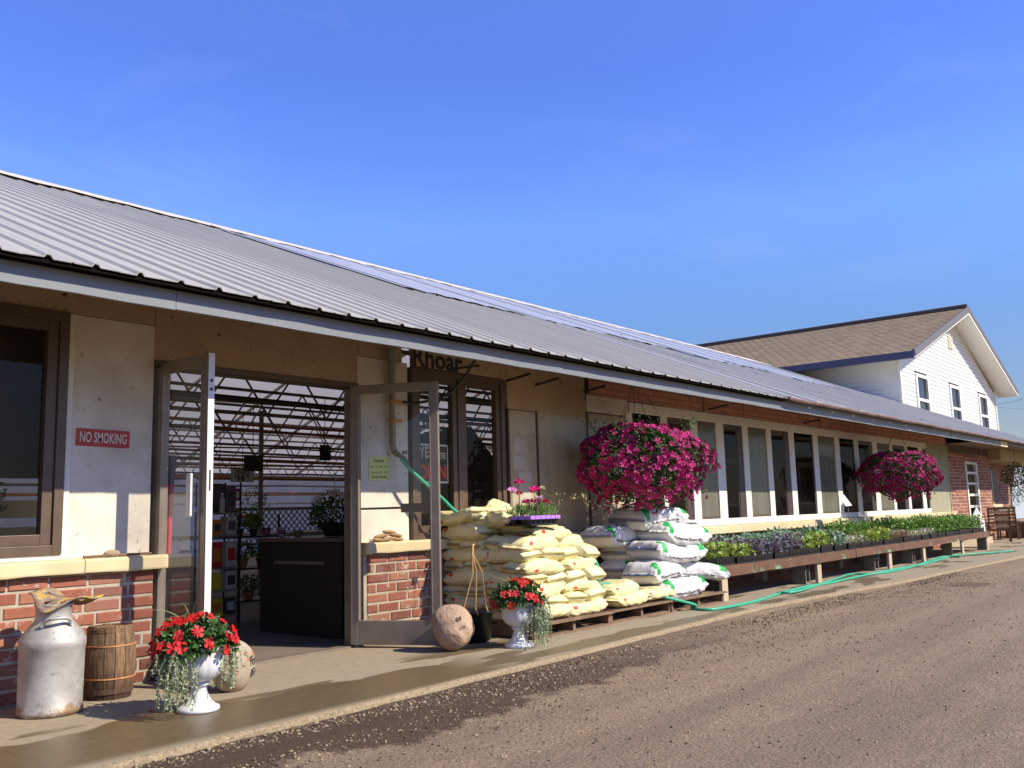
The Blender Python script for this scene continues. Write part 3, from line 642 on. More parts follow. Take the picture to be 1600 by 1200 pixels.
for y, zb, h in ((2.2, 2.62, .55), (4.6, 2.55, .7), (7.2, 2.6, .7), (9.8, 2.6, .8), (12.6, 2.6, .8), (15.6, 2.5, .8), (18.4, 2.4, .4)): truss(y, zb, h, .022, truss_m)
for i in range(16):      # purlins and rafters running front to back
    x = -4 + 2.4 * i; MB().obox((x, 9, 6.6), (x, 20, 2.55), .05, .07).build('rafter', truss_m, B); MB().obox((x + .9, .1, 2.9), (x + .9, 9, 6.5), .05, .07).build('rafter', truss_m, B)
for y in (11, 13, 15, 17): zz = 6.6 - (y - 9) * .3691; MB().obox((-5, y, zz - .04), (33.8, y, zz - .04), .05, .05).build('purlin', truss_m, B)
pm = [(.9, 2.42, .022, pipe_grn), (1.6, 2.3, .03, steel_d), (3, 2.47, .02, truss_m), (3.6, 2.3, .018, rust_m), (5, 2.36, .022, rust_m), (6, 2.12, .02, truss_m), (6.6, 2.25, .015, rust_m), (8, 2.07, .02, rust_m), (8.5, 2.2, .03, rust_m), (9, 1.9, .015, truss_m), (10, 2.3, .03, rust_m), (11, 1.98, .045, rust_m), (12, 2.15, .02, steel_d), (13, 1.9, .02, truss_m), (14, 2.2, .03, rust_m), (15, 1.75, .02, rust_m), (16, 2.05, .03, truss_m), (17, 1.85, .03, rust_m), (18, 1.6, .025, truss_m)]
for y, z, r, m in pm:
    pts = [(-4.8 + 2.4 * i, y + jit(.04), z + jit(.03)) for i in range(17)]; MB().tube(pts, r, 6).build('heating_pipe', m, B)
for k in range(24):
    x = 2 + k * .9 + jit(.3); y = rnd.uniform(3, 16); z = 2.6
    pts = [(x, y, z), (x + jit(.02), y, z - rnd.uniform(.4, 1.0))]; MB().tube(pts, .006, 4).build('hanging_wire', steel_d, B)
for x, y in ((6.9, 8), (8.2, 5.3), (12.5, 8), (3.2, 8), (17, 8), (11, 5.3), (15, 5.3)): MB().tube([(x, y, 0), (x, y, 2.7)], .035, 8).build('column', truss_m, B)
# black cable slung under the eave
pts = [W(620, 627, -.06), W(648, 630, -.1), W(680, 625, -.2), W(705, 612, -.3), W(724, 592, -.45), W(744, 560, -.6)]
tag(MB().tube(pts, .014, 8).build('black_cable', black_p), 'black cable curving from the wall pipe up to the eave above the brown window', 'cable')
# standpipe on the wall
t_ = thing('standpipe', 'weathered vertical water pipe with brass tap on the plywood pier between door and window', 'pipe', (5.84, -.06, 0))
q = lambda px, py, y=-.06: W(px, py, y) - Vector((5.84, -.06, 0))
MB().tube([q(611, 543), q(612, 600)], .035, 10).build('upper_pipe', pipe_grn, t_)
MB().tube([q(612, 598), q(613.5, 695), q(616, 706), q(621, 710, -.1)], .03, 10).build('lower_pipe', mat('old_cream_pipe', (.4, .33, .22), .7, (.25, .19, .12), 8), t_)
for yy in (627, 657): MB().box(-.06, .06, -.045, .03, W(613, yy, -.06).z - .012, W(613, yy, -.06).z + .012).build('pipe_clamp', rust_m, t_)
h = MB(); a = q(621, 710, -.1); h.tube([a, a + Vector((.05, -.04, -.04)), a + Vector((.09, -.06, -.1))], [.02, .018, .016], 8); h.box(a.x + .02, a.x + .07, a.y - .06, a.y - .04, a.z + .0, a.z + .03); h.build('tap', mat('dull_brass', (.2, .12, .06), .5, metal=.6), t_)
# garden hose
hp = [W(626, 717, -.14), W(650, 742, -.2), W(690, 778, -.26), W(718, 803, -.3), (6.72, -.3, 1.07), (6.9, -.5, .96), (7.3, -.8, .84), (7.62, -1.0, .62), (7.66, -1.02, .34), W(945, 912, -.95), W(970, 916, -.98), W(1000, 922, -1.02), W(1030, 931, -1.1), (9.1, -1.27, .06)]
hp = [Vector(p) for p in hp] + [G(1080, 950, .016), G(1110, 952.5, .016), G(1150, 946, .016), G(1185, 938, .016), G(1222, 926, .016), G(1262, 916, .016), G(1300, 910, .016), G(1345, 900, .016), G(1400, 889, .016), G(1450, 880, .016), G(1490, 868, .016), G(1530, 865, .016), G(1585, 860.5, .016)]
def smooth(P, k=5):
    out = []
    for i in range(len(P) - 1):
        p0, p1, p2, p3 = P[max(i - 1, 0)], P[i], P[i + 1], P[min(i + 2, len(P) - 1)]
        for j in range(k):
            t = j / k; out.append(.5 * ((2 * p1) + (-p0 + p2) * t + (2 * p0 - 5 * p1 + 4 * p2 - p3) * t * t + (-p0 + 3 * p1 - 3 * p2 + p3) * t ** 3))
    return out + [P[-1]]
h2 = [G(1215, 926, .016), G(1240, 925, .03), G(1275, 915, .016), G(1310, 903, .016), G(1330, 897, .016), G(1370, 896, .016), G(1420, 887, .016), G(1470, 871, .016), G(1500, 870, .016)]
tag(MB().tube(smooth(hp), .016, 8).build('garden_hose', green_hose, smooth=True), 'long mint green garden hose running from the wall tap over the bags along the walkway', 'hose')
tag(MB().tube(smooth(h2), .015, 8).build('garden_hose', green_hose, smooth=True), 'second short loop of green hose lying beside the long hose under the plant benches', 'hose')

# ---------------------------------------------------------------- white house behind
Hs = thing('white_house', 'two storey white clapboard house with brown tiled roof rising behind the shop', 'house', (34, 3.7, 0))
def hb(*a, **k): k['M'] = Matrix.Translation((-34, -3.7, 0)); return a
TM = Matrix.Translation((-34, -3.7, 0)); HX0, HX1, HXm, HZ = 34.0, 48.6, 41.3, 6.1
def clap(mb, fa, fb, z0, z1, ex=.165):     # clapboards between two edge functions of z
    z = z0
    while z < z1:
        zt = min(z + ex, z1); a0, b0, a1, b1 = fa(z), fb(z), fa(zt), fb(zt)
        if b0 - a0 < .05: break
        yield z, zt, a0, b0, a1, b1; z += ex
gs = (9.0 - HZ) / (HXm - HX0 + .0)
fl = lambda z: HX0 if z < HZ else HX0 + (z - HZ) / gs * 1.0
fr_ = lambda z: HX1 if z < HZ else HX1 - (z - HZ) / gs
mb = MB()
wins = [(35.85, 37.45), (40.5, 42.1), (45.3, 46.9)]; WZ0, WZ1 = 3.9, 5.85
for z, zt, a0, b0, a1, b1 in clap(mb, fl, fr_, 0, 8.85):
    segs = [(a0, b0, a1, b1)]
    if WZ0 <= z < WZ1 or WZ0 < zt < WZ1:
        xs = [HX0] + [q for w_ in wins for q in w_] + [HX1]; segs = [(xs[i], xs[i + 1], xs[i], xs[i + 1]) for i in range(0, len(xs), 2)]
    for p0, q0, p1, q1 in segs:
        mb.add([(p0, 3.67, z), (q0, 3.67, z), (q1, 3.7, zt), (p1, 3.7, zt), (p0, 3.7, z), (q0, 3.7, z)], [(0, 1, 2, 3), (4, 5, 1, 0)], None, TM)
mb.build('gable_siding', siding_m, Hs)
mb = MB(); z = 2.5
while z < HZ + .3: mb.add([(33.97, 3.7, z), (33.97, 16, z), (34, 16, z + .165), (34, 3.7, z + .165), (34, 3.7, z), (34, 16, z)], [(1, 0, 3, 2), (0, 1, 5, 4)], None, TM); z += .165
mb.build('side_siding', siding_m, Hs)
mb = MB(); mb.box(33.93, 34.08, 3.63, 3.72, 0, HZ + .1, M=TM); mb.box(48.52, 48.66, 3.63, 3.72, 0, HZ + .1, M=TM); mb.build('corner_trim', siding_m, Hs)
mb = MB(); mb.box(34.02, 48.58, 3.75, 16, 0, 6.2, M=TM); mb.build('inner_walls', brown_dark, Hs)
# roof
OX0, OX1, OY, OZ = 33.0, 49.55, 2.87, 6.12; AZ = 9.03
def slope(x0, z0, x1, z1, name, m, th=.12):
    mb = MB(); mb.add([(x0, OY, z0), (x1, OY, z1), (x1, 17, z1), (x0, 17, z0), (x0, OY, z0 - th), (x1, OY, z1 - th), (x1, 17, z1 - th), (x0, 17, z0 - th)], [(0, 1, 2, 3), (7, 6, 5, 4), (0, 4, 5, 1), (3, 2, 6, 7), (0, 3, 7, 4), (1, 5, 6, 2)], None, TM)
    return mb.build(name, m, Hs)
slope(OX0, OZ + .12, HXm, AZ + .02, 'tiled_roof', tile_m); slope(OX1, OZ + .12, HXm, AZ + .02, 'tiled_roof', tile_m)
mb = MB(); n = 46   # tile course ridges across the visible slope
for i in range(n):
    t0 = i / n; x = OX0 + (HXm - OX0) * t0; z = OZ + .12 + (AZ - OZ - .1) * t0
    mb.add([(x, OY + .02, z + .0), (x, 17, z), (x, 17, z + .014), (x, OY + .02, z + .014), (x + (HXm - OX0) / n, OY + .02, z + (AZ - OZ - .1) / n + .004), (x + (HXm - OX0) / n, 17, z + (AZ - OZ - .1) / n + .004)], [(1, 0, 3, 2), (3, 4, 5, 2), (0, 4, 3)], None, TM)
mb.build('tile_courses', tile_m, Hs)
mb = MB(); mb.tube([(HXm - 34, OY - 3.7, AZ + .06), (HXm - 34, 13, AZ + .06)], .13, 8); mb.build('ridge_tiles', mat('dark_ridge_tile', (.1, .08, .065), .8), Hs)
mb = MB(); mb.obox((OX0 - 34, OY - 3.73, OZ + .05), (HXm - 34, OY - 3.73, AZ - .06), .06, .26); mb.obox((HXm - 34, OY - 3.73, AZ - .06), (OX1 - 34, OY - 3.73, OZ + .05), .06, .2); mb.build('rake_board', housefas_m, Hs)
mb = MB(); mb.obox((HXm - 34, OY - 3.7, AZ - .22), (OX1 - 34, OY - 3.7, OZ - .1), .07, .1); mb.obox((OX0 - 34, OY - 3.7, OZ - .1), (HXm - 34, OY - 3.7, AZ - .22), .07, .06); mb.build('white_rake_trim', siding_m, Hs)
mb = MB(); mb.box(OX0 - .1, OX0 + .05, OY - .03, 17, OZ - .13, OZ + .11, M=TM); mb.build('gutter', navy_m, Hs)
mb = MB(); d = -.14
mb.add([(OX0, OY, OZ + d), (HXm, OY, AZ - .14), (HXm, 3.72, AZ - .14), (OX0, 3.72, OZ + d), (OX1, OY, OZ + d), (OX1, 3.72, OZ + d)], [(0, 1, 2, 3), (1, 4, 5, 2)], None, TM)
mb.add([(OX0 + .02, 3.72, OZ - .05), (34.0, 3.72, OZ - .02), (34.0, 16, OZ - .02), (OX0 + .02, 16, OZ - .05)], [(0, 1, 2, 3)], None, TM); mb.build('soffit', siding_m, Hs)
for a, b in wins:
    wn = thing('window', None, None, (a - 34, -.04, 0)); wn.parent = Hs; wd = b - a
    f = MB(); f.box(0, .16, -.03, .08, WZ0, WZ1); f.box(wd - .16, wd, -.03, .08, WZ0, WZ1); f.box(.16, wd - .16, -.03, .08, WZ1 - .13, WZ1); f.box(.16, wd - .16, -.03, .08, WZ0, WZ0 + .13); f.box(.16, wd - .16, -.02, .08, 4.82, 4.93); f.build('frame', white_pl, wn)
    g = MB(); g.quad((.16, .05, WZ0), (wd - .16, .05, WZ0), (wd - .16, .05, WZ1), (.16, .05, WZ1)); g.build('glass', glassmat('house_glass', (.5, .5, .5), .3), wn)
    c_ = MB(); c_.m = 0
    for k in range(8): c_.quad((.16 + .1 * k, .1 + .03 * (k % 2), 5.35 if a < 36 else 5.7), (.26 + .1 * k, .13 - .03 * (k % 2), 5.35 if a < 36 else 5.7), (.26 + .1 * k, .13 - .03 * (k % 2), 5.8), (.16 + .1 * k, .1 + .03 * (k % 2), 5.8))
    c_.build('blind', cream, wn)
mb = MB(); mb.box(-.0 + 7.0, 7.62, -.06, -.02, 7.4, 8.28)
for k in range(9): mb.box(7.04, 7.58, -.09, -.05, 7.44 + .09 * k, 7.47 + .09 * k)
mb.build('gable_vent', white_paint, Hs)
mb = MB(); mb.box(4.9, 5.6, 2.7, 3.9, 0, .06, M=Matrix.Translation((-6.1, 5.5, 5.75)))
mb.build('flashing', white_pl, Hs)
# wires and the grey shed at the far right
a = W(1556, 632, 14); b = W(1640, 608, 14)
tag(MB().tube([a + (b - a) * (i / 8) - Vector((0, 0, .25 * (1 - (i / 4 - 1) ** 2))) for i in range(9)], .022, 5).build('power_line', steel_d), 'dark power line running from the white house to the right edge', 'cable')
a = W(1556, 636, 14); b = W(1640, 632, 14)
tag(MB().tube([a + (b - a) * (i / 8) - Vector((0, 0, .3 * (1 - (i / 4 - 1) ** 2))) for i in range(9)], .012, 5).build('power_line', steel_d), 'thinner second wire just under the power line at right', 'cable')
shed_m = mat('pale_blue_grey_metal', (.42, .47, .52), .5)
t_ = thing('metal_shed', 'pale grey corrugated metal shed beyond the far brick wall', 'shed', (44, 5, 0))
mb = MB(); x = 0
while x < 16: mb.add([(x, 0, 0), (x + .25, -.05, 0), (x + .3, -.05, 0), (x + .35, 0, 0), (x, 0, 3.0), (x + .25, -.05, 3.0), (x + .3, -.05, 3.0), (x + .35, 0, 3.0)], [(0, 1, 5, 4), (1, 2, 6, 5), (2, 3, 7, 6)]); x += .35
mb.build('wall', shed_m, t_); MB().box(-.2, 16.2, -.2, 4, 3.0, 3.12).build('roof', housefas_m, t_)
# ---------------------------------------------------------------- signs and small things on the wall
def sign_plate(name, x0, x1, z0, z1, y, m, label, cat, th=.006, rot=0, bev=.0):
    t = thing(name, label, cat, ((x0 + x1) / 2, y, (z0 + z1) / 2)); w_, h_ = (x1 - x0) / 2, (z1 - z0) / 2
    MB().box(-w_, w_, -th, 0, -h_, h_).build('plate', m, t, bevel=bev); t.rotation_euler = (0, rot, 0); return t, w_, h_
t_, w_, h_ = sign_plate('no_smoking_sign', 2.945, 3.325, 1.625, 1.745, -.003, red_s, 'small red metal sign reading NO SMOKING on the whitewashed panel', 'sign', rot=.02, bev=.002)
text_on(MB(), 'NO SMOKING', .098, FX(0, -.0085, -.002), .0014, .54).build('lettering', cream_l, t_)
# paper note taped to the wall behind the open right door
t_, w_, h_ = sign_plate('hours_note', 5.575, 5.815, 1.42, 1.63, -.004, paper_y, 'yellow handwritten paper headed Hours behind the open right door', 'notice', .002, rot=-.02)
l = MB(); text_on(l, 'Hours', .05, FX(0, -.0035, .07), .0006); text_on(l, 'Mon - Fri  8:00 - 6:00', .024, FX(0, -.0035, .015)); text_on(l, 'Saturday  8:00 - 5:00', .024, FX(0, -.0035, -.035)); text_on(l, 'Closed Sunday', .032, FX(0, -.0035, -.075), .0005); l.build('lettering', ink, t_)
# open sign in the brown window
t_, w_, h_ = sign_plate('open_sign', 6.215, 6.665, 1.4, 1.78, .052, white_pl, 'black sign reading YES WE ARE OPEN in white and red inside the brown window', 'sign', .004)
MB().box(-w_ + .02, w_ - .02, -.007, -.005, -h_ + .02, h_ - .02).build('panel', black_p, t_)
l = MB(); text_on(l, 'YES', .15, FX(-.09, -.009, .1), .003, .72); text_on(l, "WE'RE", .085, FX(.11, -.009, .075), .002, .62); l.build('lettering', cream_l, t_)
l = MB(); text_on(l, 'OPEN', .19, FX(0, -.009, -.09), .005, .78); l.build('red_lettering', mat('red_letters', (.9, .07, .04), .5), t_)
# painted word on the board above the brown window
t_ = thing('painted_board', 'weathered board lettered in black over the brown window, half hidden by the eave', 'sign', (6.75, -.02, 2.7))
MB().box(-.62, .62, -.012, 0, -.19, .2).build('board', header_m, t_)
l = MB(); text_on(l, 'Rhoar', .27, frame((-.3, -.016, -.105), (1, 0, -.0), (0, 0, 1)), .007, 1.05); l.obox((-.1, -.016, -.17), (.32, -.016, -.09), .004, .02); l.obox((.3, -.016, .05), (.5, -.016, .05), .004, .02); l.build('lettering', ink, t_)
# left sill: stone and sticks
t_ = thing('sill_stone', 'small rounded tan stone on the left sill below the whitewashed panel', 'stone', (3.18, -.09, .87))
def rock(name, m, r, sq, parent, seed=0, loc=(0, 0, 0), sub=3, rough=.08):
    bm = bmesh.new(); bmesh.ops.create_icosphere(bm, subdivisions=sub, radius=1); rr = random.Random(seed)
    ps = [Vector((rr.uniform(-1, 1), rr.uniform(-1, 1), rr.uniform(-1, 1))).normalized() for _ in range(9)]; am = [rr.uniform(-.5, 1) for _ in ps]
    for v in bm.verts:
        d = v.co.normalized(); k = 1 + rough * sum(a * math.exp(-3 * (1 - d.dot(p)) * 2) for a, p in zip(am, ps)) + rough * .15 * math.sin(d.x * 9 + d.y * 7 + d.z * 8)
        v.co = Vector((d.x * sq[0], d.y * sq[1], d.z * sq[2])) * r * k
    me = bpy.data.meshes.new(name); bm.to_mesh(me); bm.free(); me.materials.append(m); me.polygons.foreach_set('use_smooth', [True] * len(me.polygons))
    o = bpy.data.objects.new(name, me); C.objects.link(o); o.location = loc
    if parent: o.parent = parent
    return o
stone_m = mat('tan_stone', (.42, .3, .2), .85, (.3, .21, .14), 10, bump=.5, bsc=40, spot=(.2, .12, .08), spotsc=25)
rock('rock', stone_m, .05, (1.1, .7, .55), t_, 3, (0, 0, .024))
bpy.data.objects.remove(t_.children[0] if False else [c for c in t_.children][0]) if False else None
for x0, x1, n_, lab in ((2.98, 3.14, 5, 'thin weathered stick on the left sill, left of the small stone'), (3.23, 3.46, 6, 'thin weathered stick on the left sill, right of the small stone')):
    tag(MB().tube([(x0 + (x1 - x0) * i / n_, -.1 + jit(.004), .883 + jit(.002)) for i in range(n_ + 1)], .011, 6).build('stick', wood_pal), lab, 'stick')
# flat dry pods / husks heaped on the right sill
husk = mat('dry_tan_husk', (.42, .27, .12), .8, (.3, .17, .075), 10)
for k, (x, z, a, y) in enumerate(((5.62, .89, .1, -.08), (5.73, .895, -.1, -.09), (5.84, .89, .05, -.08), (5.66, .925, -.12, -.08), (5.8, .928, .15, -.09), (5.74, .955, .1, -.085))):
    o = rock('dry_husk', husk, .09, (1, .35, .2), None, k + 20, (x, y, z), 2); o.rotation_euler = (0, a, jit(.3))
    tag(o, 'dry tan husk, ' + ('lower left', 'lower middle', 'lower right', 'upper left', 'upper right', 'topmost')[k] + ' of the little heap on the brick pier sill', 'husk', 'dry husks heaped on the right sill')
# ---------------------------------------------------------------- milk can
can_m, t2, p2, oc2 = base('old_milk_can_metal')
c = mixc(t2, ramp(t2, noise(t2, oc2, 5, 6, .6), [(.35, 0.), (.65, 1.)]), (.5, .48, .44), (.3, .28, .25))
sp = N(t2, 'ShaderNodeSeparateXYZ'); t2.links.new(oc2, sp.inputs[0])
nz = noise(t2, oc2, 16, 8, .75)
r1 = mth(t2, 'ADD', nz, ramp(t2, sp.outputs[2], [(.0, .22), (.1, 0.)]))
c = mixc(t2, ramp(t2, r1, [(.58, 0.), (.7, .85)]), c, (.26, .15, .065)); c = mixc(t2, ramp(t2, noise(t2, oc2, 40, 3, .5), [(.68, 0.), (.74, .8)]), c, (.06, .04, .03))
t2.links.new(c, p2.inputs['Base Color']); p2.inputs['Metallic'].default_value = .3; t2.links.new(mth(t2, 'MULTIPLY_ADD', nz, .35, .36), p2.inputs['Roughness']); setbump(t2, p2, noise(t2, oc2, 7, 4), .25, .02)
t_ = thing('milk_can', 'dented silver grey milk can with rust spots at the left by the brick wall', 'milk can', (2.61, -.52, 0))
MB().lathe([(.168, .004), (.178, .0), (.182, .03), (.176, .04), (.177, .2), (.179, .375), (.184, .385), (.184, .43), (.176, .437), (.172, .455), (.13, .505), (.105, .535), (.1, .56), (.1, .62), (.108, .625), (.108, .632), (.094, .634), (.09, .6), (.0, .58)], 48, flute=lambda a, z: .006 * math.sin(2 * a + z * 7) + .004 * math.sin(5 * a + 3 * z)).build('body', can_m, t_, smooth=True)
for sgn in (1, -1):
    a0 = R(-105) if sgn > 0 else R(75); pts = []
    for k in range(11):
        u = -1 + 2 * k / 10; a = a0 + u * .62; r = .135 + .028 * (1 - u * u); pts.append((math.cos(a) * r, math.sin(a) * r, .513 + .045 * (1 - abs(u) ** 4)))
    MB().tube(pts, .012, 8).build('handle', can_m, t_, smooth=True)
# warped seat pan on top
seat_m, t2, p2, oc2 = base('rusted_yellow_paint')
nz = noise(t2, oc2, 8, 7, .7); c = ramp(t2, nz, [(.3, (.1, .07, .05)), (.44, (.2, .13, .08)), (.52, (.27, .22, .18)), (.56, (.5, .3, .05)), (.66, (.55, .34, .05)), (.72, (.24, .19, .16))])
t2.links.new(c, p2.inputs['Base Color']); p2.inputs['Roughness'].default_value = .75; setbump(t2, p2, nz, .5, .01)
t_ = thing('rusty_tractor_seat', 'rusty scalloped metal tractor seat with flaking yellow paint lying on the milk can', 'tractor seat', (2.68, -.5, .66))
mb = MB(); nr, na = 8, 64; vs = [(0, 0, 0)]
for r in range(1, nr + 1):
    for k in range(na):
        a = 2 * math.pi * k / na; u = r / nr; rx = .215 * (1 + .12 * math.cos(3 * a + .4)); ry = .17 * (1 + .08 * math.cos(2 * a))
        z = .04 * u * u * math.sin(2 * a + 3.6) + .022 * u ** 3 * math.cos(4 * a + .6) + .0 * u ** 2
        vs.append((rx * u * math.cos(a), ry * u * math.sin(a), z))
fs = [(0, 1 + k, 1 + (k + 1) % na) for k in range(na)]
for r in range(nr - 1):
    for k in range(na):
        if r in (3, 4) and k % 8 in (2, 3): continue
        fs.append((1 + r * na + k, 1 + (r + 1) * na + k, 1 + (r + 1) * na + (k + 1) % na, 1 + r * na + (k + 1) % na))
mb.add(vs, fs); o = mb.build('seat_pan', seat_m, t_, smooth=True); s_ = o.modifiers.new('thick', 'SOLIDIFY'); s_.thickness = .008
t_.rotation_euler = (R(8), R(3), R(8))
o = MB().lathe([(.0, .018), (.045, .014), (.062, .004), (.066, 0)], 20, M=Matrix.Rotation(R(90), 4, 'X')).build('wall_disc', mat('chalky_rusty_enamel', (.62, .56, .44), .8, (.3, .17, .08), 9), None, smooth=True, loc=(2.32, -.075, .55))
tag(o, 'chalky white disc with a rusty rim fixed to the brick at the left edge', 'disc')
# ---------------------------------------------------------------- keg
keg_m, t2, p2, oc2 = base('old_keg_wood')
a = N(t2, 'ShaderNodeAttribute', attribute_name='bc'); mp = N(t2, 'ShaderNodeMapping'); mp.inputs['Scale'].default_value = (3, 3, .35); t2.links.new(oc2, mp.inputs[0]); nz = noise(t2, mp.outputs[0], 22, 6, .65)
c = ramp(t2, nz, [(.3, (.06, .035, .02)), (.5, (.19, .11, .055)), (.72, (.3, .19, .1))]); sp = N(t2, 'ShaderNodeSeparateXYZ'); t2.links.new(oc2, sp.inputs[0])
c = mixc(t2, ramp(t2, sp.outputs[2], [(.02, .85), (.2, 0.)]), c, (.035, .016, .01)); c = mixc(t2, 1., c, a.outputs[0], 'MULTIPLY'); t2.links.new(c, p2.inputs['Base Color']); p2.inputs['Roughness'].default_value = .85; setbump(t2, p2, nz, .6, .006)
t_ = thing('wooden_keg', 'small dark wooden keg with thin hoops standing between the milk can and the near urn', 'keg', (3.06, -.34, 0), .25)
mb = MB(); ns = 15
for k in range(ns):
    sc = rnd.uniform(.7, 1.15); a0, a1 = 2 * math.pi * k / ns + .012, 2 * math.pi * (k + 1) / ns - .012; vs = []; hs = 9; top = .45 + jit(.006)
    for j in range(hs):
        u = j / (hs - 1); r = .128 + .03 * math.sin(math.pi * (u * .9 + .05)); 
        for a_ in (a0, (a0 + a1) / 2, a1): vs.append((r * math.cos(a_), r * math.sin(a_), u * top))
        for a_ in (a1, (a0 + a1) / 2, a0): vs.append(((r - .014) * math.cos(a_), (r - .014) * math.sin(a_), u * top))
    fs = []
    for j in range(hs - 1):
        for q in range(6): fs.append((j * 6 + q, j * 6 + (q + 1) % 6, (j + 1) * 6 + (q + 1) % 6, (j + 1) * 6 + q))
    fs += [(5, 4, 3, 2, 1, 0), tuple((hs - 1) * 6 + q for q in range(6))]; mb.add(vs, fs, (sc, sc, sc))
mb.build('staves', keg_m, t_)
MB().lathe([(.13, .425), (.0, .428)], 24).build('lid', keg_m, t_)
for z, hh in ((.05, .03), (.13, .008), (.33, .008), (.425, .022)):
    r = .128 + .03 * math.sin(math.pi * (z / .45 * .9 + .05)) + .004
    MB().lathe([(r - .006, z - hh / 2), (r, z - hh / 2), (r + .001, z + hh / 2), (r - .006, z + hh / 2)], 30).build('hoop', rust_m if hh < .01 else keg_m, t_)
# ---------------------------------------------------------------- white urns and their plants
urn_m = mat('white_urn_plastic', (.66, .67, .68), .38, (.58, .59, .59), 10, spot=(.5, .48, .42), spotsc=45, spotamt=.75, bump=.05)
leafd = mat('dark_green_leaf', (.035, .085, .018), .5, (.06, .13, .03), 8, attr=True, translucent=.25)
leafs = mat('silver_green_leaf', (.36, .42, .27), .6, (.27, .33, .2), 8, attr=True, translucent=.2)
redf = mat('red_impatiens_petal', (.52, .004, .006), .6, attr=True, translucent=.1)
spike_m = mat('spike_grass', (.16, .24, .05), .5, (.2, .28, .07), 6, translucent=.3)
def urn(loc, label):
    t = thing('urn', label, 'urn', loc)
    def fl(a, z): return (.035 * abs(math.sin(7 * a)) - .02) * max(0, 1 - abs(z - .27) / .12) if z > .15 else (.03 * math.cos(14 * a) if .03 < z < .14 else 0)
    MB().lathe([(.118, 0), (.122, .012), (.118, .024), (.1, .032), (.075, .05), (.055, .085), (.044, .12), (.046, .142), (.062, .148), (.062, .16), (.05, .166), (.085, .178), (.12, .205), (.137, .245), (.142, .29), (.14, .33), (.143, .345), (.158, .352), (.16, .37), (.15, .374), (.14, .36), (.0, .35)], 84, flute=fl).build('bowl_and_foot', urn_m, t, smooth=True)
    MB().lathe([(.141, .352), (.0, .362)], 24).build('soil', soil_m, t); return t
urn((3.14, -1.24, 0), 'fluted white urn nearest the camera, in front of the wooden keg'); urn((6.06, -1.29, 0), 'fluted white urn in front of the yellow bags beside the boulder')
def impatiens(loc, label, trail, seed, nf):
    global rnd; rnd = random.Random(seed)
    t = thing('impatiens', label, 'flowers', loc); mb = MB(); Rr = (.235, .2, .165)
    for i in range(620):
        d = rv(); 
        if d.z < -.15: d.z *= -.4
        k = rnd.uniform(.62, 1.0); p = Vector((d.x * Rr[0] * k, d.y * Rr[1] * k, .37 + d.z * Rr[2] * k - .03 * (abs(d.x) ** 2)))
        g = rnd.uniform(.6, 1.5); leafshape(mb, p, (d + rv() * .8), (d + rv() * .6 + Vector((0, 0, .5))).normalized(), rnd.uniform(.045, .07), rnd.uniform(.026, .04), (g * .95, g, g * .8))
    mb.build('foliage', leafd, t)
    k = 0; pts = []
    tries = 0
    while len(pts) < nf and tries < 4000:
        tries += 1; d = rv()
        if d.z < -.25 or d.y > .55: continue
        p = Vector((d.x * Rr[0] * 1.06, d.y * Rr[1] * 1.06, .375 + max(d.z, -.2) * Rr[2] * 1.07))
        if all((p - q).length > .036 for q in pts): pts.append(p)
        else: continue
        f = MB(); n = (d + Vector((0, -.35, .15)) + rv() * .3).normalized(); g = rnd.uniform(.8, 1.2); flower(f, (0, 0, 0), n, rnd.uniform(.03, .04), (g, g, g), cup=.14)
        if rnd.random() < .6: flower(f, rv() * .018, (n + rv() * .5), rnd.uniform(.02, .028), (g * .85, g, g), cup=.15)
        f.build('flower', redf, t, loc=p)
    # trailing silver plant
    mb = MB(); st = MB()
    for (ax, ay, ln, wd, cnt) in trail:
        for i in range(cnt):
            x = ax + jit(wd); y = ay + jit(.06); z = .36 + jit(.03); q = Vector((x, y, z)); l = rnd.uniform(.45, 1.) * ln; n = int(l / .017); v = Vector((jit(.25) + ax * .8, -.25 + jit(.25), .1)); path = [q.copy()]
            for j in range(n):
                v += Vector((jit(.16), jit(.16), -.22)); v.x *= .9; v.y *= .86; v.normalize(); q = q + v * .017; q.z = max(q.z, .012); path.append(q.copy())
                for s_ in (1, -1):
                    g = rnd.uniform(.65, 1.35); leafshape(mb, q, rv() + v * .4, rv(), rnd.uniform(.014, .024), rnd.uniform(.011, .017), (g, g, g * rnd.uniform(.85, 1)))
            if len(path) > 2: st.tube(path, .0016, 4)
    mb.build('trailing_foliage', leafs, t); st.build('stems', leafs, t)
    mb = MB()
    for i in range(16):
        a = rnd.uniform(0, 6.28); b = rnd.uniform(.15, .5); ln = rnd.uniform(.2, .42) * (.75 if b < .3 else 1); q = Vector((jit(.02), jit(.02) + .04, .42)); dr_ = Vector((math.cos(a) * b, math.sin(a) * b * .6, 1)).normalized(); ns = 9; vs = []; s_ = dr_.cross(Vector((0, 1, .2))).normalized()
        for j in range(ns + 1):
            u = j / ns; wd = .0065 * (1 - u) + .0004; vs += [q - s_ * wd, q + s_ * wd]; dr_ = (dr_ + Vector((math.cos(a) * .16, math.sin(a) * .1, -.13 * u * 2))).normalized(); q = q + dr_ * ln / ns
        mb.add(vs, [(2 * j, 2 * j + 1, 2 * j + 3, 2 * j + 2) for j in range(ns)])
    mb.build('spike_leaves', spike_m, t); return t
impatiens((3.11, -1.24, 0), 'red impatiens with silver trailing leaves and grass spikes filling the near urn', [(-.15, -.06, .36, .06, 34), (.17, -.03, .3, .05, 18), (-.2, .02, .2, .03, 12)], 11, 34)
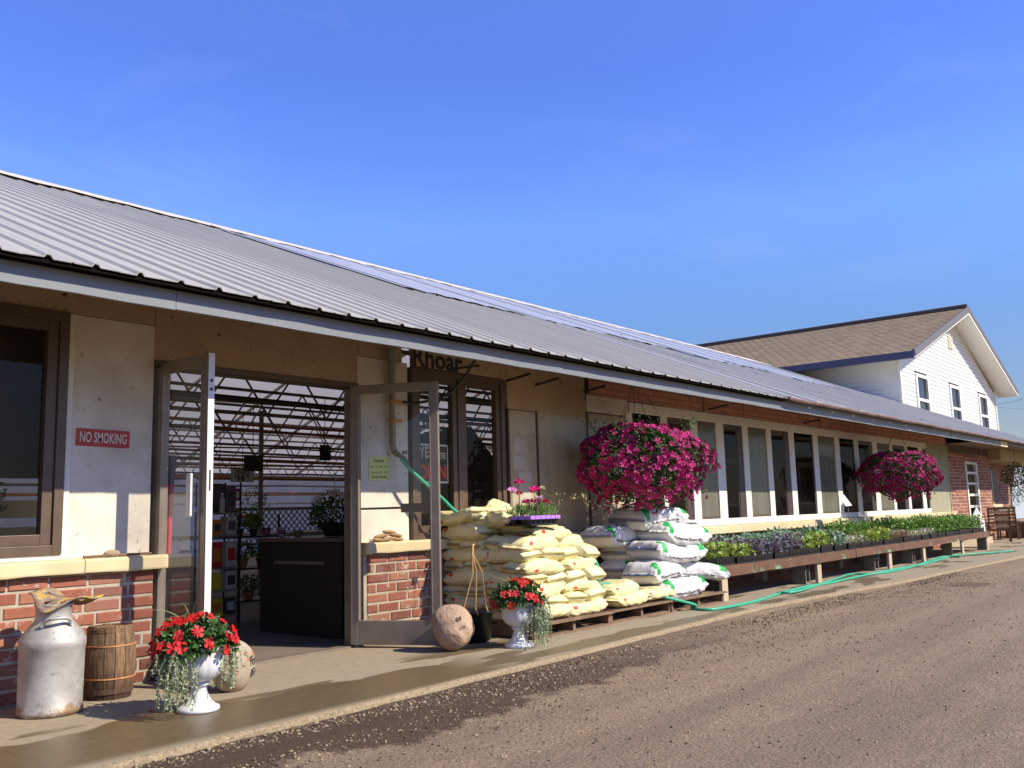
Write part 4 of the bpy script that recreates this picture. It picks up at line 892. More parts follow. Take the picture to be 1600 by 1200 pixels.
impatiens((6.06, -1.29, 0), 'red impatiens with one broad silver cascade filling the urn by the yellow bags', [(.06, -.11, .38, .11, 48), (.16, -.06, .3, .04, 12)], 23, 30)
rnd = random.Random(5)
# painted stone behind the near urn, boulder holding the door, black pot with its hanger
pst, t2, p2, oc2 = base('painted_stone')
nz = noise(t2, oc2, 6, 6, .7); c = mixc(t2, ramp(t2, nz, [(.4, 0.), (.6, 1.)]), (.42, .33, .24), (.33, .28, .19)); c = mixc(t2, ramp(t2, noise(t2, oc2, 9, 6, .75), [(.54, 0.), (.6, .85)]), c, (.42, .09, .05)); c = mixc(t2, ramp(t2, noise(t2, oc2, 13, 5, .7), [(.57, 0.), (.64, .8)]), c, (.14, .2, .08))
t2.links.new(c, p2.inputs['Base Color']); p2.inputs['Roughness'].default_value = .9; setbump(t2, p2, nz, .3, .01)
t_ = thing('painted_stone', 'tall rounded stone with faded red and green painting, partly hidden by the near urn', 'stone', (3.62, -.87, .0))
rock('rock', pst, .15, (.95, .8, 1.12), t_, 8, (0, 0, .155), 4, .06)
l = MB(); v, f = text_data('Fr', .1, .002); l.add([(.075 + q[0] * .5, -.105 + q[0] * .28 - .0, .19 + q[1] * .8) for q in v], f); text_on(l, 'Er', .07, frame((.085, -.1, .115), (1, .5, 0), (0, .1, 1)), .002); 
def stick_on(mb, c, sq, r, off=.004):      # press flat lettering onto a rounded stone
    mb.v = [tuple(Vector(c) + Vector((d.x * sq[0], d.y * sq[1], d.z * sq[2])) * (r + off) / 1) for d in [Vector(((q[0] - c[0]) / sq[0], (q[1] - c[1]) / sq[1], (q[2] - c[2]) / sq[2])).normalized() for q in mb.v]]
stick_on(l, (0, 0, .155), (.95, .8, 1.12), .15 * 1.06, .006); l.build('lettering', ink, t_)
t_ = thing('boulder', 'rounded pinkish tan boulder holding the right door open', 'boulder', (5.63, -.95, 0))
bst = mat('boulder_stone', (.36, .235, .16), .85, (.46, .33, .23), 5, spot=(.22, .13, .09), spotsc=11, spotamt=.58, bump=.9, bsc=16, bd=.02)
rock('rock', bst, .17, (.98, .85, .98), t_, 17, (0, 0, .168), 4, .2)
l = MB(); text_on(l, 'er', .06, frame((-.06, -.2, .27), (1, 0, .2), (-.2, .25, 1)), .001); text_on(l, 'ine', .05, frame((-.04, -.2, .2), (1, 0, .3), (-.3, 0, 1)), .0004)
t3 = [c_ for c_ in t_.children][0].data
vsn = [Vector(v.co) + Vector((0, 0, .168)) for v in t3.vertices]
def snap(mb, off=.003):
    out = []
    for q in mb.v:
        q = Vector(q); b = min(vsn, key=lambda p: (p.x - q.x) ** 2 + (p.z - q.z) ** 2 + (9 if p.y > 0 else 0)); out.append((q.x, b.y - off - .004, q.z))
    mb.v = out
snap(l); l.build('lettering', mat('dark_marker', (.15, .095, .06), .9), t_)
t_ = thing('black_pot', 'black nursery pot with a tan rope hanger behind the boulder and far urn', 'pot', (6.12, -.72, 0))
MB().lathe([(.14, 0), (.165, .02), (.18, .24), (.19, .245), (.19, .262), (.175, .262), (.165, .2), (.0, .19)], 32).build('pot', black_p, t_, smooth=True)
for k, (a, b) in enumerate(((-.2, -.13), (-.08, -.16), (.1, -.12))): MB().tube([(-.2 + jit(.01), -.2, .76), (-.2 + (a + .2) * .4, -.2, .6), (a - .05, b, .3), (a - .04, b - .02, .24)], .006, 5).build('rope_strand', rope_m, t_)
MB().tube([(-.2, -.2, .74), (-.2, -.2, .8), (-.195, -.2, .83), (-.18, -.2, .835)], .012, 6).build('rope_loop', rope_m, t_)
# ---------------------------------------------------------------- bags
def bagfn(L, Wd, T, seed, lump=1.):
    r = random.Random(seed); ph = [r.uniform(0, 6.28) for _ in range(10)]; bend = r.uniform(-.02, .02) * lump; ta = r.uniform(-.12, .12)
    def f(u, v, off=0.):          # u -1..1 along, v 0..1 round
        a = 2 * math.pi * v; au = abs(u); e = .5; ca, sa = math.cos(a), math.sin(a)
        hw = Wd / 2 * (1 - .10 * au ** 4 + .03 * math.sin(3 * u + ph[0])); tt = (max(0, 1 - au ** 7)) ** .55; ht = T / 2 * (tt * (1 + .12 * math.sin(2.4 * u + ph[1]) * lump) + .03)
        if au > .93: hw *= 1 + (au - .93) * .9
        y = hw * math.copysign(abs(ca) ** e, ca); z = ht * math.copysign(abs(sa) ** (.62), sa)
        wr = (.5 + au * .9) * .0055 * lump; 
        d = wr * (math.sin(13 * u + 9 * sa + ph[2]) * .6 + math.sin(23 * y / Wd + 7 * u + ph[3]) * .7 + math.sin(37 * u * ca + ph[4] + 11 * y / Wd) * .45 + .9 * au ** 3 * math.sin(46 * y / Wd + ph[5]))
        x = u * L / 2 + .006 * math.sin(6 * y / Wd + ph[6]); z += bend * (1 - u * u * 2) + ta * y * .25
        n = Vector((0, ca, sa)); p = Vector((x, y, z)) + n * (d * tt + off) ; 
        if z < 0: p.z *= .85
        return p
    return f
def bagmesh(name, fn, m, nu=30, nv=36):
    vs = []; uv = []; fs = []
    us = [math.copysign(1 - (1 - abs(q)) ** 1.35, q) for q in [-1 + 2 * i / nu for i in range(nu + 1)]]
    for u in us:
        for k in range(nv + 1): vs.append(fn(u, k / nv)); uv.append((u * .5 + .5, k / nv))
    for i in range(nu):
        for k in range(nv): b = i * (nv + 1) + k; fs.append((b, b + nv + 1, b + nv + 2, b + 1))
    n = nv + 1
    for i in (0, nu): fs.append(tuple(i * n + k for k in (range(nv) if i else reversed(range(nv)))))
    mb = MB(); mb.add(vs, fs); mb.uv = uv; o = mb.build(name, m, smooth=True); return o
def bagmat(name, c1, c2, yellow=True):
    m, t, p, oc = base(name, 'UV'); tc = [n for n in t.nodes if n.type == 'TEX_COORD'][0]; ob = tc.outputs['Object']
    sp = N(t, 'ShaderNodeSeparateXYZ'); t.links.new(oc, sp.inputs[0]); U, V = sp.outputs[0], sp.outputs[1]
    c = mixc(t, ramp(t, noise(t, ob, 6, 4), [(.3, 0.), (.7, 1.)]), c1, c2)
    if yellow:
        def spot(u, v, r, col, c):
            du = mth(t, 'MULTIPLY', mth(t, 'SUBTRACT', U, u), .56); dv = mth(t, 'MULTIPLY', mth(t, 'SUBTRACT', V, v), 1.0)
            d = mth(t, 'SQRT', mth(t, 'ADD', mth(t, 'MULTIPLY', du, du), mth(t, 'MULTIPLY', dv, dv))); d = mth(t, 'ADD', d, mth(t, 'MULTIPLY', noise(t, oc, 30, 2), .012))
            return mixc(t, ramp(t, d, [(r, 1.), (r + .004, 0.)]), c, col)
        for u, v in ((.2, .46), (.75, .96), (.3, .25)): c = spot(u, v, .034, (.68, .07, .035), c)
        # rows of faint printed script
        mp = N(t, 'ShaderNodeMapping'); mp.inputs['Scale'].default_value = (34, 5, 1); t.links.new(oc, mp.inputs[0]); nz = noise(t, mp.outputs[0], 2.2, 3, .6)
        rows = mth(t, 'PINGPONG', mth(t, 'MULTIPLY', V, 1.), .125); band = ramp(t, rows, [(.05, 0.), (.055, 1.), (.085, 1.), (.09, 0.)]); ub = ramp(t, U, [(.28, 0.), (.3, 1.), (.7, 1.), (.72, 0.)])
        wv = ramp(t, nz, [(.49, 0.), (.5, 1.), (.56, 1.), (.57, 0.)]); c = mixc(t, mth(t, 'MULTIPLY', mth(t, 'MULTIPLY', mth(t, 'MULTIPLY', band, ub), wv), .85), c, (.25, .2, .08))
    else:
        gm = mth(t, 'MULTIPLY', ramp(t, U, [(.80, 0.), (.803, 1.), (.955, 1.), (.958, 0.)]), ramp(t, V, [(.07, 0.), (.075, 1.), (.47, 1.), (.475, 0.)])); c = mixc(t, gm, c, (.02, .36, .07))
        gm = mth(t, 'MULTIPLY', ramp(t, U, [(.05, 0.), (.053, 1.), (.13, 1.), (.133, 0.)]), ramp(t, V, [(.3, 0.), (.305, 1.), (.5, 1.), (.505, 0.)])); c = mixc(t, gm, c, (.02, .36, .07))
    t.links.new(c, p.inputs['Base Color']); p.inputs['Roughness'].default_value = .36; mp = N(t, 'ShaderNodeMapping'); mp.inputs['Scale'].default_value = (.6, 1.6, 1.6); t.links.new(ob, mp.inputs[0])
    setbump(t, p, noise(t, mp.outputs[0], 13, 5, .6, 1.2), .55, .018); return m
yb_m = bagmat('yellow_bag_plastic', (.72, .64, .31), (.77, .71, .41)); wb_m = bagmat('white_bag_plastic', (.62, .61, .6), (.7, .7, .7), False)
protos = []
for i in range(6):
    o = bagmesh('soil_bag', bagfn(.565, .305, .15, 40 + i, 1.15), yb_m); protos.append(o)
used = [False] * 6
def ybag(x, y, z, rz, label, tilt=(0, 0), group='yellow soil bags stacked on the near pallet', sc=None, i=None):
    i = rnd.randrange(6) if i is None else i; o = protos[i]
    if used[i]: o = o.copy(); C.objects.link(o)
    used[i] = True; o.location = (x, y, z); o.rotation_euler = (tilt[0], tilt[1], rz); 
    if sc: o.scale = sc
    tag(o, label, 'bag', group)
X0, X1, Y0, Y1 = 6.44, 7.62, -1.14, -.06; LH = .104; ordn = 'bottom second third fourth fifth sixth seventh eighth ninth tenth'.split()
for k in range(9):
    z = .135 + LH * (k + .5)
    if k % 2 == 0: cells = [(X0 + .29 + .59 * a, Y0 + .15 + .27 * b, 0, a, b, 4) for a in (0, 1) for b in (0, 1, 2, 3)]
    else: cells = [(X0 + .15 + .295 * a, Y0 + .28 + .53 * b, R(90), a, b, 2) for a in (0, 1, 2, 3) for b in (0, 1)]
    for x, y, rz, a, b, nb_ in cells:
        fy = (y - Y0) / (Y1 - Y0)
        if k >= 7 and fy < .45: continue
        if k >= 6 and fy < .3 and x > 7.2: continue
        if k >= 8 and x > 7.1: continue
        shr = .02 * k if b == 0 else 0
        side = ('front row', 'second row', 'third row', 'back row')[b] if nb_ == 4 else ('front row', 'back row')[b]; lr = ('left', 'right')[a] if nb_ == 4 else ('far left', 'centre left', 'centre right', 'far right')[a]
        ybag(x + jit(.025), y + jit(.022) + shr * .6, z + jit(.008), rz + jit(.12) + (math.pi if rnd.random() < .5 else 0), f'yellow soil bag, {ordn[k]} layer of the tall pile, {side} {lr}', (jit(.07), jit(.07)), sc=(rnd.uniform(.92, 1.04), rnd.uniform(.94, 1.06), rnd.uniform(.92, 1.1)))
# untidy bags crowning the pile
ybag(6.95, -.3, 1.06, .5, 'crumpled yellow soil bag propped up at the peak of the pile by the window', (.3, -.35), sc=(.9, .9, 1.1)); ybag(6.63, -.62, 1.0, 1.25, 'yellow soil bag lying askew just below the peak, left of the flower tray', (.2, .15))
ybag(6.95, -.8, .9, .18, 'long yellow soil bag under the purple flower tray', (.05, .02), sc=(1.2, 1.3, 1)); ybag(6.52, -.25, 1.07, 1.5, 'yellow soil bag on top at the back left corner beside the hose', (.0, .1))
ybag(7.35, -.62, .86, .1, 'yellow soil bag on top at the right end of the tall pile')
# second low pallet of yellow bags
G2 = 'yellow soil bags on the low second pallet'
ybag(8.05, -.95, .2, .05, 'yellow soil bag on the low pallet, front left', group=G2, sc=(1.12, 1.45, .95)); ybag(8.62, -.92, .2, -.04, 'flattened yellow soil bag at the front right of the low pallet', group=G2, sc=(1.2, 1.5, .8)); ybag(8.02, -.9, .3, .06, 'plump yellow soil bag lying on top of the low pallet', group=G2, sc=(1, 1.25, 1))
ybag(8.1, -.5, .2, .02, 'yellow soil bag at the back of the low pallet', group=G2, sc=(1.1, 1.4, .9))
# loose pale sheet draped off the low pallet
mb = MB(); vs = []; nu, nv = 14, 9
for i in range(nu + 1):
    for j in range(nv + 1):
        u, v = i / nu, j / nv; x = 8.35 + 1.0 * u; y = -.55 - .62 * v + .1 * u; z = .285 - .2 * u ** 1.5 - .05 * v * v + .014 * math.sin(9 * u + 5 * v) + .01 * math.sin(17 * v + 3 * u); vs.append((x, y, max(z, .03 + .01 * math.sin(12 * u))))
mb.add(vs, [(i * (nv + 1) + j, (i + 1) * (nv + 1) + j, (i + 1) * (nv + 1) + j + 1, i * (nv + 1) + j + 1) for i in range(nu) for j in range(nv)])
tag(mb.build('torn_wrap', mat('pale_yellow_wrap', (.74, .7, .52), .4, (.68, .6, .35), 4), smooth=True), 'torn pale yellow plastic wrap spilling off the end of the low pallet', 'wrapping')
# pallets
def pallet(x, y, wx, wy, label, rz=0, h=.13):
    t = thing('pallet', label, 'pallet', (x, y, 0), rz, 'wooden pallets under the bags')
    n = 7
    for i in range(n): a = wy * i / (n - 1) - wy / 2; MB().box(-wx / 2, wx / 2, a - .045 + jit(.004), a + .045, h - .018, h).build('deck_board', wood_pal, t)
    for a in (-wx / 2 + .02, 0, wx / 2 - .02): MB().box(a - .02, a + .02, -wy / 2 + .004, wy / 2 - .004, .019, h - .019).build('stringer', wood_pal, t)
    for a in (-wy / 2 + .05, 0, wy / 2 - .05): MB().box(-wx / 2, wx / 2, a - .05, a + .05, 0, .018).build('base_board', wood_pal, t)
pallet(7.03, -.6, 1.2, 1.12, 'wooden pallet under the tall pile of yellow bags'); pallet(8.26, -.6, 1.16, 1.05, 'wooden pallet under the few low yellow bags'); pallet(9.42, -.62, 1.15, 1.08, 'wooden pallet under the white and green bags', -.03)
# white bags
wproto = []
wtxt = ['Professional Growing Mix', 'Professional', 'Growing Mix']
for i in range(4):
    fn = bagfn(.98, .5, .235, 70 + i, 1.5); o = bagmesh('growing_mix_bag', fn, wb_m, 40, 40)
    for (txt, sz, cu, cv, flip) in (('Professional Growing Mix', .055, -.1, .53, 1), ('Professional Growing Mix', .055, -.1, .97, -1), ('Professional', .085, -.15, .33, 1)):
        v, f = text_data(txt, sz, .0012); l = MB(); per = 1.25
        l.add([fn(max(-.95, min(.95, cu - flip * -q[0] / .49)), (cv - q[1] / per if flip > 0 else cv - q[1] / per * -1) % 1, .0035) for q in v], f); l.build('lettering', ink, o)
    wproto.append(o)
wu = [False] * 4
def wbag(x, y, z, rz, label, tilt=(0, 0), sc=(1, 1, 1), i=None):
    i = rnd.randrange(4) if i is None else i; o = wproto[i]
    if wu[i]: o = dup(o)
    wu[i] = True; o.location = (x, y, z); o.rotation_euler = (tilt[0], tilt[1], rz); o.scale = sc
    tag(o, label, 'bag', 'white and green growing mix bags on the far pallet')
wbag(9.3, -.86, .215, .05, 'white growing mix bag at the bottom front of the pile, half under the hose'); wbag(9.3, -.38, .215, 0, 'white growing mix bag at the bottom back of the pile')
wbag(9.0, -.84, .4, .1, 'white growing mix bag in the second row, left end', sc=(.8, .9, .95)); wbag(9.78, -.84, .37, -.5, 'slumped white growing mix bag at the right front of the second row', (.05, .1), (.85, 1, 1)); wbag(9.3, -.4, .42, .02, 'white growing mix bag in the second row at the back')
wbag(9.32, -.84, .6, -.06, 'white growing mix bag with a green end in the third row front', (0, .05)); wbag(9.85, -.42, .55, 1.3, 'white growing mix bag seen end on at the right of the third row', (0, .12), (.8, .8, 1))
wbag(9.35, -.42, .62, .02, 'white growing mix bag at the back of the third row'); wbag(8.85, -.4, .8, .05, 'white growing mix bag at the back left of the fourth row', sc=(.75, .9, 1)); wbag(9.5, -.82, .79, -.03, 'plump white growing mix bag with a wide green corner in the fourth row', (0, .08), (1, .95, 1.1))
wbag(9.98, -.5, .75, 1.1, 'white bag leaning down over the right side of the pile', (.0, .45), (.75, .75, .85)); wbag(9.3, -.62, 1.0, -.12, 'wrinkled half empty white bag crowning the pile', (.05, -.05), (.85, 1.15, 1.05))
# ---------------------------------------------------------------- purple flower tray on the yellow bags
t_ = thing('flower_tray', 'black tray with six purple cell packs on top of the yellow bags', 'plant tray', (6.76, -.93, .975), .12)
MB().box(-.27, .27, -.14, .14, 0, .018).build('tray_base', black_p, t_)
purple = mat('purple_plastic', (.42, .2, .72), .4)
for i in range(6):
    for j in range(2):
        x = -.225 + .09 * i; y = -.07 + .14 * j; p = MB(); p.lathe([(.036, .018), (.048, .055), (.0485, .056)], 4, (0, 0, 0)); o = p.build('cell', black_p, t_, loc=(x, y, 0)); o.rotation_euler = (0, 0, R(45)); o.scale = (1.2, 1.6, 1) if False else (1.25, 1.25, 1)
        p = MB(); p.box(-.041, .041, -.065, .065, .056, .09); p.build('purple_band', purple, t_, loc=(x, y, 0), bevel=.004)
pinkf = mat('pink_carnation', (.75, .06, .25), .6, attr=True, translucent=.2); leafg = mat('fresh_green_leaf', (.1, .22, .035), .5, (.16, .29, .06), 8, attr=True, translucent=.3)
t_ = thing('dianthus', 'pink, red and white carnations growing in the purple packs', 'flowers', (6.76, -.93, 1.04), .12)
mb = MB()
for i in range(520):
    x = rnd.uniform(-.26, .27); y = rnd.uniform(-.13, .13); hgt = rnd.uniform(.02, .13) * (1.1 if x < .1 else .95); g = rnd.uniform(.6, 1.5)
    leafshape(mb, (x, y, hgt * .6), (jit(.6) + (.7 if x > .18 else 0), jit(.6), 1.0), rv(), rnd.uniform(.04, .09), rnd.uniform(.006, .014), (g, g, g * .9))
mb.build('foliage', leafg, t_)
for (px, py, col, r) in ((811, 755, (1, .35, 1.), .055), (800, 768, (1.2, 7, 3.), .05), (812, 772, (.7, .1, .2), .035), (835, 767, (1.2, .6, 1.2), .06), (847, 764, (1.0, 11, 1.5), .035), (828, 785, (.75, .2, .3), .05), (839, 783, (1.2, 1.4, 1.0), .035), (844, 779, (1.1, 9, 3.), .035), (853, 785, (.8, .2, .3), .035), (822, 785, (1., .8, 1), .04)):
    q = W(px, py, -.95 + jit(.05)) - Vector((6.76, -.93, 1.04)); q = Matrix.Rotation(-.12, 3, 'Z') @ q; f = MB()
    for k in range(26): d = rv(); d.z = abs(d.z) * .8; leafshape(f, d * r * .35, d, rv(), r * .7, r * .6, tuple(c_ * rnd.uniform(.8, 1.15) for c_ in col), .1)
    f.m = 1; f.tube([(0, 0, 0), (jit(.01), jit(.01), -q.z * .5), (jit(.02), 0, -q.z + .01)], .003, 5); f.build('flower_head', [pinkf, leafg], t_, loc=q)
for x, y in ((-.24, -.1), (-.17, -.13)):
    f = MB()
    for k in range(90): z = rnd.uniform(.05, .17); a = rnd.uniform(0, 6.28); leafshape(f, (x, y, z), (math.cos(a), math.sin(a), .6), rv(), .022, .01, (.35, 1.2, .6))
    f.build('flower_spike', pinkf, t_)
# ---------------------------------------------------------------- hanging petunia baskets
petm = mat('magenta_petunia', (.4, .002, .12), .65, (.5, .006, .17), 6, attr=True, translucent=.1)
leafp = mat('petunia_leaf', (.04, .08, .018), .6, (.07, .12, .03), 10, attr=True, translucent=.1)
rnd = random.Random(31)
t_ = thing('petunia_basket', 'huge magenta petunia basket hanging from the eave above the white bags', 'hanging basket', (8.96, -.8, 1.6), 0, 'hanging magenta petunia baskets')
ra, rb, rc = .66, .56, .46
def prof(d):
    k = 1 + .06 * math.sin(3 * d.x * 2 + 1) * d.y + .07 * math.sin(5 * d.z + 4 * d.x) + .05 * math.sin(7 * d.x - 4 * d.y + 6 * d.z)
    z = d.z * rc * (1 if d.z > 0 else .95); sh = 1 + .08 * d.z if d.z < 0 else 1
    if d.z > .55: z = rc * (.55 + (d.z - .55) * .72)
    return Vector((d.x * ra * k * sh, d.y * rb * k * sh, z * k))
mb = MB()
for i in range(5200):
    d = rv(); p = prof(d) * rnd.uniform(.62, .97); g = rnd.uniform(.5, 1.6); leafshape(mb, p, d + rv(), (d + rv() * .9).normalized(), rnd.uniform(.03, .055), rnd.uniform(.018, .03), (g, g, g * .8))
for i in range(26):        # wispy shoots over the top rim
    a = rnd.uniform(0, 6.28); q = Vector((math.cos(a) * ra * .75, math.sin(a) * rb * .75, rc * .72)); v = Vector((math.cos(a) * .4, math.sin(a) * .4, 1)); 
    for j in range(7): q = q + v.normalized() * .022; v += rv() * .3; leafshape(mb, q, rv(), rv(), .03, .016, (1.2, 1.3, .9))
fl_ = []
for i in range(34):
    a = rnd.uniform(0, 6.28); d = Vector((math.cos(a), math.sin(a), -.75 + jit(.35))).normalized(); q = prof(d); v = Vector((d.x * .5, d.y * .5, -.6)); path = [q.copy()]
    for j in range(rnd.randint(3, 7)):
        v = (v + Vector((jit(.3), jit(.3), -.25))).normalized(); q = q + v * .028; path.append(q.copy()); leafshape(mb, q, rv(), rv(), .035, .02, (1.1, 1.2, .8))
        if rnd.random() < .45: fl_.append((q.copy(), d + rv() * .5, rnd.uniform(.024, .034)))
mb.build('foliage', leafp, t_)
mb = MB(); pts = []
for i in range(1250):
    d = rv()
    if d.z < -.72 and rnd.random() < .6: continue
    hole = math.sin(d.x * 6 + 1.7) * math.sin(d.z * 7 + .6) * math.sin(d.y * 5 + .3 + d.z * 2)
    if hole > .24 and rnd.random() < .75: continue
    p = prof(d) * rnd.uniform(.95, 1.04); n = (d + rv() * .5 + Vector((0, 0, .1))).normalized(); g = rnd.uniform(.55, 1.15); flower(mb, p, n, rnd.uniform(.026, .04), (g, g, g * rnd.uniform(.8, 1.2)), cup=.45)
for a_ in fl_: flower(mb, *a_, (.8, .8, .8), cup=.45)
o = mb.build('blossoms', petm, t_); o['kind'] = 'stuff'
MB().lathe([(.0, -.2), (.12, -.19), (.2, -.08), (.22, .1), (.2, .1), (.17, 0), (0, .02)], 24).build('bowl', black_p, t_)
top = Vector((.0, .1, .8))
for a in (.3, 1.9, 3.4, 4.9): MB().tube([(math.cos(a) * .3, math.sin(a) * .3, .28), (math.cos(a) * .1, math.sin(a) * .1 + .03, .66), tuple(top)], .0025, 5).build('hanger_wire', steel_d, t_)
t_.scale = (1.26, 1.2, 1.1)
dup(t_, (18.05, -.8, 1.63), (0, 0, 2.4), (1.12, 1.12, 1.04), label='smaller looking magenta petunia basket hanging over the far plant benches')
tag(MB().box(-.018, .018, -.012, .012, 0, 1.5).build('wooden_stake', leg_m, loc=(W(1003, 780, -.3).x, -.3, 0)), 'slim wooden stake standing behind the white bags under the near petunia basket', 'stake')
# ---------------------------------------------------------------- plant benches
rnd = random.Random(77)
def ybf(x): return -1.13 - .013 * (x - 10) if x < 18 else -1.234
BZ = .4
bs = [(10.03, 14.3), (14.33, 18.55), (18.58, 22.75)]; bl = ('plant bench nearest the white bags, brown lip with flaking green paint', 'middle plant bench of the row under the white framed panes', 'farthest plant bench, ending at the small far cinder block')
for (a, b), lab in zip(bs, bl):
    ya = ybf((a + b) / 2); t_ = thing('plant_bench', lab, 'bench', (a, ya, 0), math.atan2(ybf(b) - ybf(a), b - a), 'plant benches along the shop wall'); Lb = b - a
    mb = MB(); n = int(Lb / .14)
    for i in range(n): mb.box(Lb * i / n + .006, Lb * (i + 1) / n - .006, .03, .93, BZ - .022 + jit(.003), BZ + jit(.003))
    mb.build('slatted_top', bench_m, t_)
    mb = MB(); n = int(Lb / .3); vs = []
    for i in range(n + 1):
        x = Lb * i / n; q = jit(.004); vs += [(x, 0, BZ - .115 + q), (x, -.0 + .028, BZ - .115 + q), (x, .028, BZ + .008 + jit(.004)), (x, jit(.003), BZ + .006 + jit(.005))]
    mb.add(vs, [(4 * i + j, 4 * i + (j + 1) % 4, 4 * i + 4 + (j + 1) % 4, 4 * i + 4 + j)[::-1] for i in range(n) for j in range(4)] + [(0, 1, 2, 3), tuple(4 * n + 3 - j for j in range(4))]); mb.build('front_board', bench_m, t_)
    MB().box(0, Lb, .93, .96, BZ - .1, BZ + .01).build('rear_board', bench_m, t_)
    lx = {10.03: (.02, 2.85), 14.33: (1.55, 3.4), 18.58: (1.9, 4.0)}[a]
    for x in lx:
        MB().box(x, x + .14, .035, .075, 0, BZ - .025).build('leg', leg_m, t_, bevel=.004); MB().box(x, x + .14, .86, .9, 0, BZ - .025).build('leg', leg_m, t_)
def cinder():
    mb = MB(); L, H, D = .2, .38, .19; w_ = .03
    mb.box(-L / 2, -L / 2 + w_, -D / 2, D / 2, 0, H); mb.box(L / 2 - w_, L / 2, -D / 2, D / 2, 0, H)
    for z in (0, H / 2 - w_ / 2, H - w_): mb.box(-L / 2 + w_, L / 2 - w_, -D / 2 + .002, D / 2 - .002, z, z + w_)
    return mb
cb = None
for x, y, rz, lab in ((12.72, -.98, .1, 'upright cinder block behind the second cream leg of the benches'), (15.62, -.98, 0, 'upright cinder block under the middle bench at its first leg'), (17.55, -1.0, .05, 'upright cinder block under the middle bench at its second leg'), (22.62, -1.1, .0, 'upright cinder block at the far end of the last bench'), (20.3, -.95, .2, 'upright cinder block under the farthest bench'), (11.3, -.4, .4, 'dark cinder block deep under the nearest bench')):
    if cb is None: cb = cinder().build('cinder_block', cinder_m, bevel=.004); o = cb
    else: o = cb.copy(); C.objects.link(o)
    o.location = (x, y, 0); o.rotation_euler = (0, 0, rz); tag(o, lab, 'cinder block', 'cinder blocks under the plant benches')
# seedling trays
def leaves(mb, n, lx, ly, h0, h1, L, Wd, cols, up=.5, spread=1.):
    for i in range(n):
        x, y = jit(lx), jit(ly); z = rnd.uniform(h0, h1); c = rnd.choice(cols); g = rnd.uniform(.9, 2.0)
        leafshape(mb, (x, y, z), (jit(1) * spread, jit(1) * spread, rnd.uniform(-.1, 1) * up + .1), (jit(.6), jit(.6), 1), rnd.uniform(*L), rnd.uniform(*Wd), tuple(q * g for q in c), .12)
seed_m = mat('seedling_leaf', (.43, .43, .4), .55, attr=True, translucent=.25)
kinds = {'brassica': ('blue green brassica seedlings', 250, .05, .2, (.05, .085), (.035, .055), [(.22, .4, .24), (.3, .52, .36), (.42, .6, .5)]),
         'cabbage': ('dusty purple cabbage seedlings', 260, .05, .19, (.04, .075), (.03, .045), [(.3, .3, .42), (.42, .42, .58), (.26, .12, .2), (.2, .2, .2)]),
         'lettuce': ('yellow green lettuce seedlings', 230, .05, .17, (.05, .08), (.035, .05), [(.5, .66, .12), (.4, .6, .12), (.72, .74, .2), (.25, .45, .08)]),
         'alyssum': ('low pale flowering alyssum', 420, .05, .13, (.02, .04), (.008, .014), [(.4, .5, .14), (.5, .55, .2), (1.6, 1.5, 1.7), (.34, .45, .1)]),
         'bronze': ('low bronze leaved bedding plants', 380, .05, .13, (.025, .045), (.014, .022), [(.42, .22, .16), (.5, .3, .2), (.34, .4, .14), (.3, .14, .12)]),
         'pepper': ('bushy dark green pepper plants', 300, .06, .24, (.06, .1), (.018, .032), [(.14, .34, .05), (.24, .48, .08), (.35, .6, .12), (.1, .24, .04)])}
protoT = {}
def tray(kind, v, x, y, z, rz, lab):
    key = (kind, v)
    if key not in protoT:
        nm, n, h0, h1, L_, W_, cols = kinds[kind]; t = thing('seedling_tray', 'x', 'plant tray', (0, 0, 0)); mb = MB(); mb.box(-.25, .25, -.135, .135, 0, .012)
        for i in range(6):
            for j in range(2): cx_, cy_ = -.207 + .083 * i, -.068 + .136 * j; mb.add([(cx_ + a * .031, cy_ + b * .053, .004) for a, b in ((-1, -1), (1, -1), (1, 1), (-1, 1))] + [(cx_ + a * .039, cy_ + b * .064, .062) for a, b in ((-1, -1), (1, -1), (1, 1), (-1, 1))], [(0, 1, 5, 4), (1, 2, 6, 5), (2, 3, 7, 6), (3, 0, 4, 7), (4, 5, 6, 7)])
        mb.build('cell_tray', black_p, t); mb = MB(); leaves(mb, n, .25, .13, h0, h1, L_, W_, cols); mb.build('seedlings', seed_m, t); protoT[key] = t; o = t
    else: o = dup(protoT[key])
    o.location = (x, y, z); o.rotation_euler = (0, 0, rz); s = rnd.uniform(1.2, 1.6); o.scale = (1, 1, s); tag(o, lab, 'plant tray', 'seedling trays on the plant benches')
rows = {0: [(11.35, 'lettuce'), (12.7, 'cabbage'), (13.6, 'lettuce'), (14.1, 'brassica'), (15.2, 'alyssum'), (16.1, 'lettuce'), (17.6, 'bronze'), (18.9, 'alyssum'), (99, 'pepper')],
        1: [(12.2, 'cabbage'), (14.0, 'brassica'), (15.8, 'alyssum'), (17.5, 'bronze'), (18.2, 'alyssum'), (99, 'pepper')],
        2: [(13.9, 'brassica'), (15.0, 'alyssum'), (99, 'pepper')]}
rn = ('front', 'middle', 'back'); nth = 'first second third fourth fifth sixth seventh eighth ninth tenth eleventh twelfth thirteenth fourteenth fifteenth sixteenth seventeenth eighteenth nineteenth twentieth'.split()
